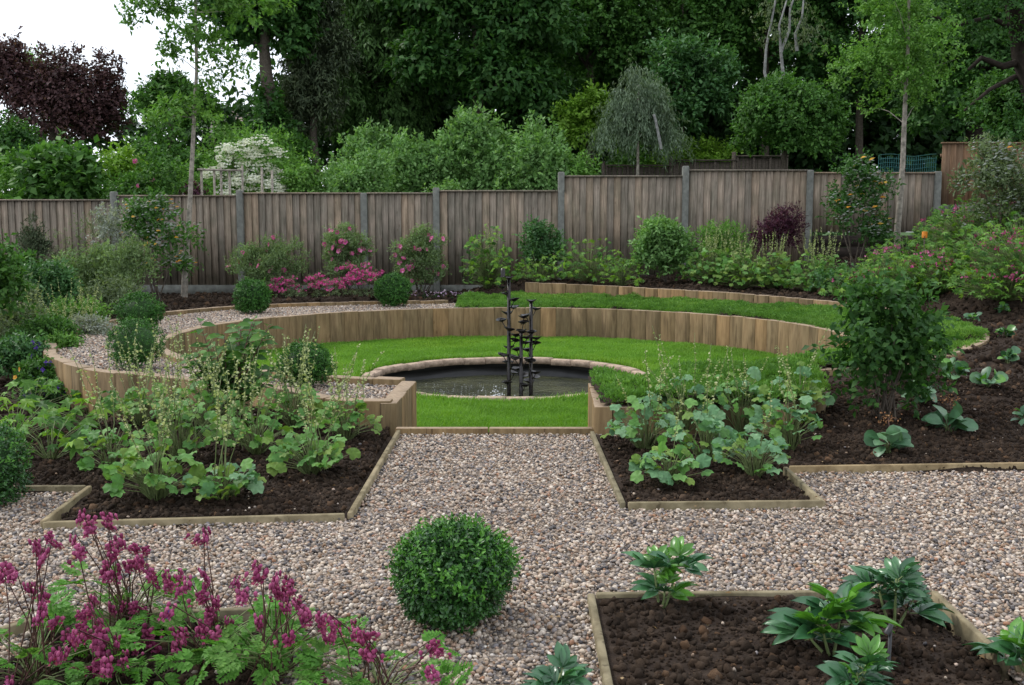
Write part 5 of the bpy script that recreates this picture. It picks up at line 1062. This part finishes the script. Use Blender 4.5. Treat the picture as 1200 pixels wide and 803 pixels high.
tree('weeping_tree', 'weeping grey-green tree with a pale broken stem above the hedge', 748, 22.5, 125, 36, 48, 'lf_weep', 7500, .10, Wd=.022, droop=1.4, up=.1, out=.4, blobs=[(745, 100, 18, 24), (765, 112, 18, 22), (730, 135, 20, 30), (755, 145, 28, 34), (775, 140, 14, 24), (742, 86, 8, 14), (712, 156, 20, 14), (786, 160, 16, 14), (728, 120, 12, 20)], per=12, twig=.5, bark='palebark', tr=.06)
tree('elder_tree', 'mid green bushy tree above the right fence panels', 920, 21, 145, 66, 55, 'lf_mid', 12000, .085, k=26, size=(.25, .4), tr=.12)
tree('broadleaf_tree', 'dark leafy tree behind the bare pale stems', 900, 28, 30, 90, 110, 'lf_mid', 16000, .14, k=28, size=(.2, .34))
tree('broadleaf_tree', 'very dark tree filling the upper right corner', 1150, 23, 60, 115, 150, 'lf_dark', 20000, .12, k=34, size=(.2, .34), tr=.35, bark='darkbark')
tree('broadleaf_tree', 'dark tree just behind the pale-barked young tree', 1010, 27, 60, 90, 140, 'lf_dark', 16000, .14, k=26, size=(.2, .34))
tree('broadleaf_tree', 'green tree low at the right behind the raised fence panel', 1185, 20, 130, 50, 42, 'lf_mid', 6000, .09, k=14)
# bare pale birch stems
rg = rgn(); D = 23.0; bs = thing('pale_birch', 'slender birch with bare white stems high at the right', 'tree', (*W(915, 250, D)[:2], .5)); pr = []
for pts in ([(905, 112), (896, 85), (898, 55), (908, 5), (912, -25)], [(918, 90), (915, 60), (913, 30), (922, 0)], [(915, 62), (925, 35), (926, 10), (935, -15)], [(934, 60), (932, 40), (940, 20), (942, -5)], [(916, 250), (917, 150), (916, 85)]):
    P_ = np.array([W(*q, D) for q in pts])-np.array(bs.location); pr.append(tube(P_, np.linspace(.04, .016, len(P_)), 6))
put('trunk', mesh_np('trunk', *cat(pr), M['birchbark'], True), bs)
V, F_ = foliage(rg, [[*(np.array(W(x, y, D))-np.array(bs.location)), .45, .4, .5] for x, y in ((900, 10), (935, 20), (925, -15), (945, 45), (912, 40))], 1600, .07, .03, droop=1., shell=1); put('crown', mesh_np('crown', V, F_, M['lf_grey']), bs)
# pale broken stem by the weeping tree, overhanging dark boughs at the top right
D = 22; bs = thing('broken_stem', 'pale broken stem leaning beside the weeping tree', 'stem', (*W(772, 165, D)[:2], 1.2)); P_ = np.array([W(775, 175, D), W(772, 160, D), W(768, 140, D), W(766, 134, D)])-np.array(bs.location)
put('stem', mesh_np('stem', *tube(P_, [.035, .035, .03, .03], 6), M['birchbark'], True), bs)
D = 18.5; q0 = W(1215, 260, D); bt = thing('old_dark_tree', 'thick dark trunk with crooked boughs in the top right corner', 'tree', (q0[0]+.6, D, .6)); rg = rgn(); pr = []
for pts, r0 in (([(1250, 300), (1235, 150), (1205, 60), (1190, -20), (1185, -90)], .42), ([(1205, 70), (1175, 78), (1150, 68), (1135, 82)], .075), ([(1200, 40), (1160, 20), (1120, 30), (1085, 15)], .055), ([(1195, 5), (1150, -12), (1100, -5), (1030, -18)], .05), ([(1190, 90), (1160, 105), (1130, 130)], .05)):
    P_ = np.array([W(*q, D+i*.0-rg.uniform(0, .3)*i) for i, q in enumerate(pts)])-np.array(bt.location); pr.append(tube(P_, np.linspace(r0, r0*.4, len(P_)), 9))
put('trunk', mesh_np('trunk', *cat(pr), M['darkbark'], True), bt)
V, F_ = foliage(rg, [[*(np.array(W(x, y, D-.5))-np.array(bt.location)), .8, .8, .55] for x, y in ((1140, -10), (1090, -25), (1190, 5), (1170, -60), (1110, -70), (1230, 40), (1150, 40), (1185, 150), (1240, 130))], 6500, .08, .045, shell=.9); put('crown', mesh_np('crown', V, F_, M['lf_dark']), bt)
# woods behind everything
rg = rgn(); bl = []
for i in range(120):
    px = rg.uniform(352, 1330); D = rg.uniform(31, 41); bl.append([*W(px, rg.uniform(-130, 235), D), 2.3, 2.0, 2.3])
for i in range(80): bl.append([*W(rg.uniform(340, 1330), rg.uniform(120, 225), 30.5), 1.7, 1.3, 1.5])
for i in range(22): bl.append([*W(rg.uniform(-150, 345), rg.uniform(150, 230), 30), 1.7, 1.3, 1.1])
V, F_ = foliage(rg, bl, 190000, .25, .17, shell=.6); o = struct('woodland', mesh_np('woodland', V, F_, M['lf_vdark']), 'stuff'); tag(o, 'dense dark woodland massed behind the garden trees', 'woodland')
# house glimpsed between the trees
D = 60.; q = W(268, 123, D); hs_ = thing('house', 'distant house with a brown roof glimpsed between the trees at the left', 'house', (q[0], D, 0)); hx, hz_ = 1.6, q[2]
put('wall', mesh_np('wall', *box(-hx, hx, 0, 6, 0, hz_-1.0), M['wallpaint']), hs_)
V = np.array([(-hx-.3, -.4, hz_-1.05), (hx+.3, -.4, hz_-1.05), (hx+.3, 6.4, hz_-1.05), (-hx-.3, 6.4, hz_-1.05), (-hx*.3, 3, hz_+.1), (hx*.3, 3, hz_+.1)]); put('roof', mesh_np('roof', V, np.array([(0, 1, 5), (0, 5, 4), (1, 2, 5), (2, 3, 4), (2, 4, 5), (3, 0, 4)]), M['roof']), hs_)
put('window', mesh_np('window', *box(-.6, .6, -.06, -.01, hz_-2.6, hz_-1.5), M['liner']), hs_)

# young trees inside the garden
D = 15.0; tree('young_tree', 'slender young tree with grey stem and sparse leaves before the left fence', 230, D, 40, 90, 80, 'lf_light', 3400, .085, Wd=.045, trunk=[(W(216, 350, D)[0], D, gz(-4.8, D)), W(217, 300, D), W(222, 250, D), W(228, 150, D), W(231, 60, D), W(229, -60, D)], bark='palebark', tr=.05, limbs=14, z0=gz(-4.8, D), up=.9, shell=1.,
    blobs=[(195, 15, 30, 16), (165, 8, 22, 12), (255, 0, 30, 18), (290, 20, 24, 14), (225, 45, 30, 18), (250, 60, 22, 16), (200, 65, 16, 10), (275, 78, 22, 14), (230, -30, 50, 25), (245, 100, 16, 12), (205, 128, 22, 14), (238, 135, 16, 16), (190, 140, 16, 12), (320, 5, 18, 16), (150, 25, 12, 8)])
D = 14.6; tree('young_birch', 'young pale-barked tree with fresh green leaves before the right fence', 1056, D, 70, 92, 118, 'lf_light', 9000, .05, Wd=.032, trunk=[(W(1052, 300, D)[0], D, gz(5.5, D)), W(1054, 250, D), W(1058, 180, D), W(1061, 110, D), W(1064, 30, D), W(1066, -70, D)], bark='palebark', tr=.05, k=44, size=(.16, .28), limbs=34, z0=gz(5.5, D), up=.9, shell=1., inner=.2)
print('objects', len(bpy.data.objects), 'tris', sum(len(m.polygons)*(1 if m.polygons and m.polygons[0].loop_total == 3 else 2) for m in bpy.data.meshes))
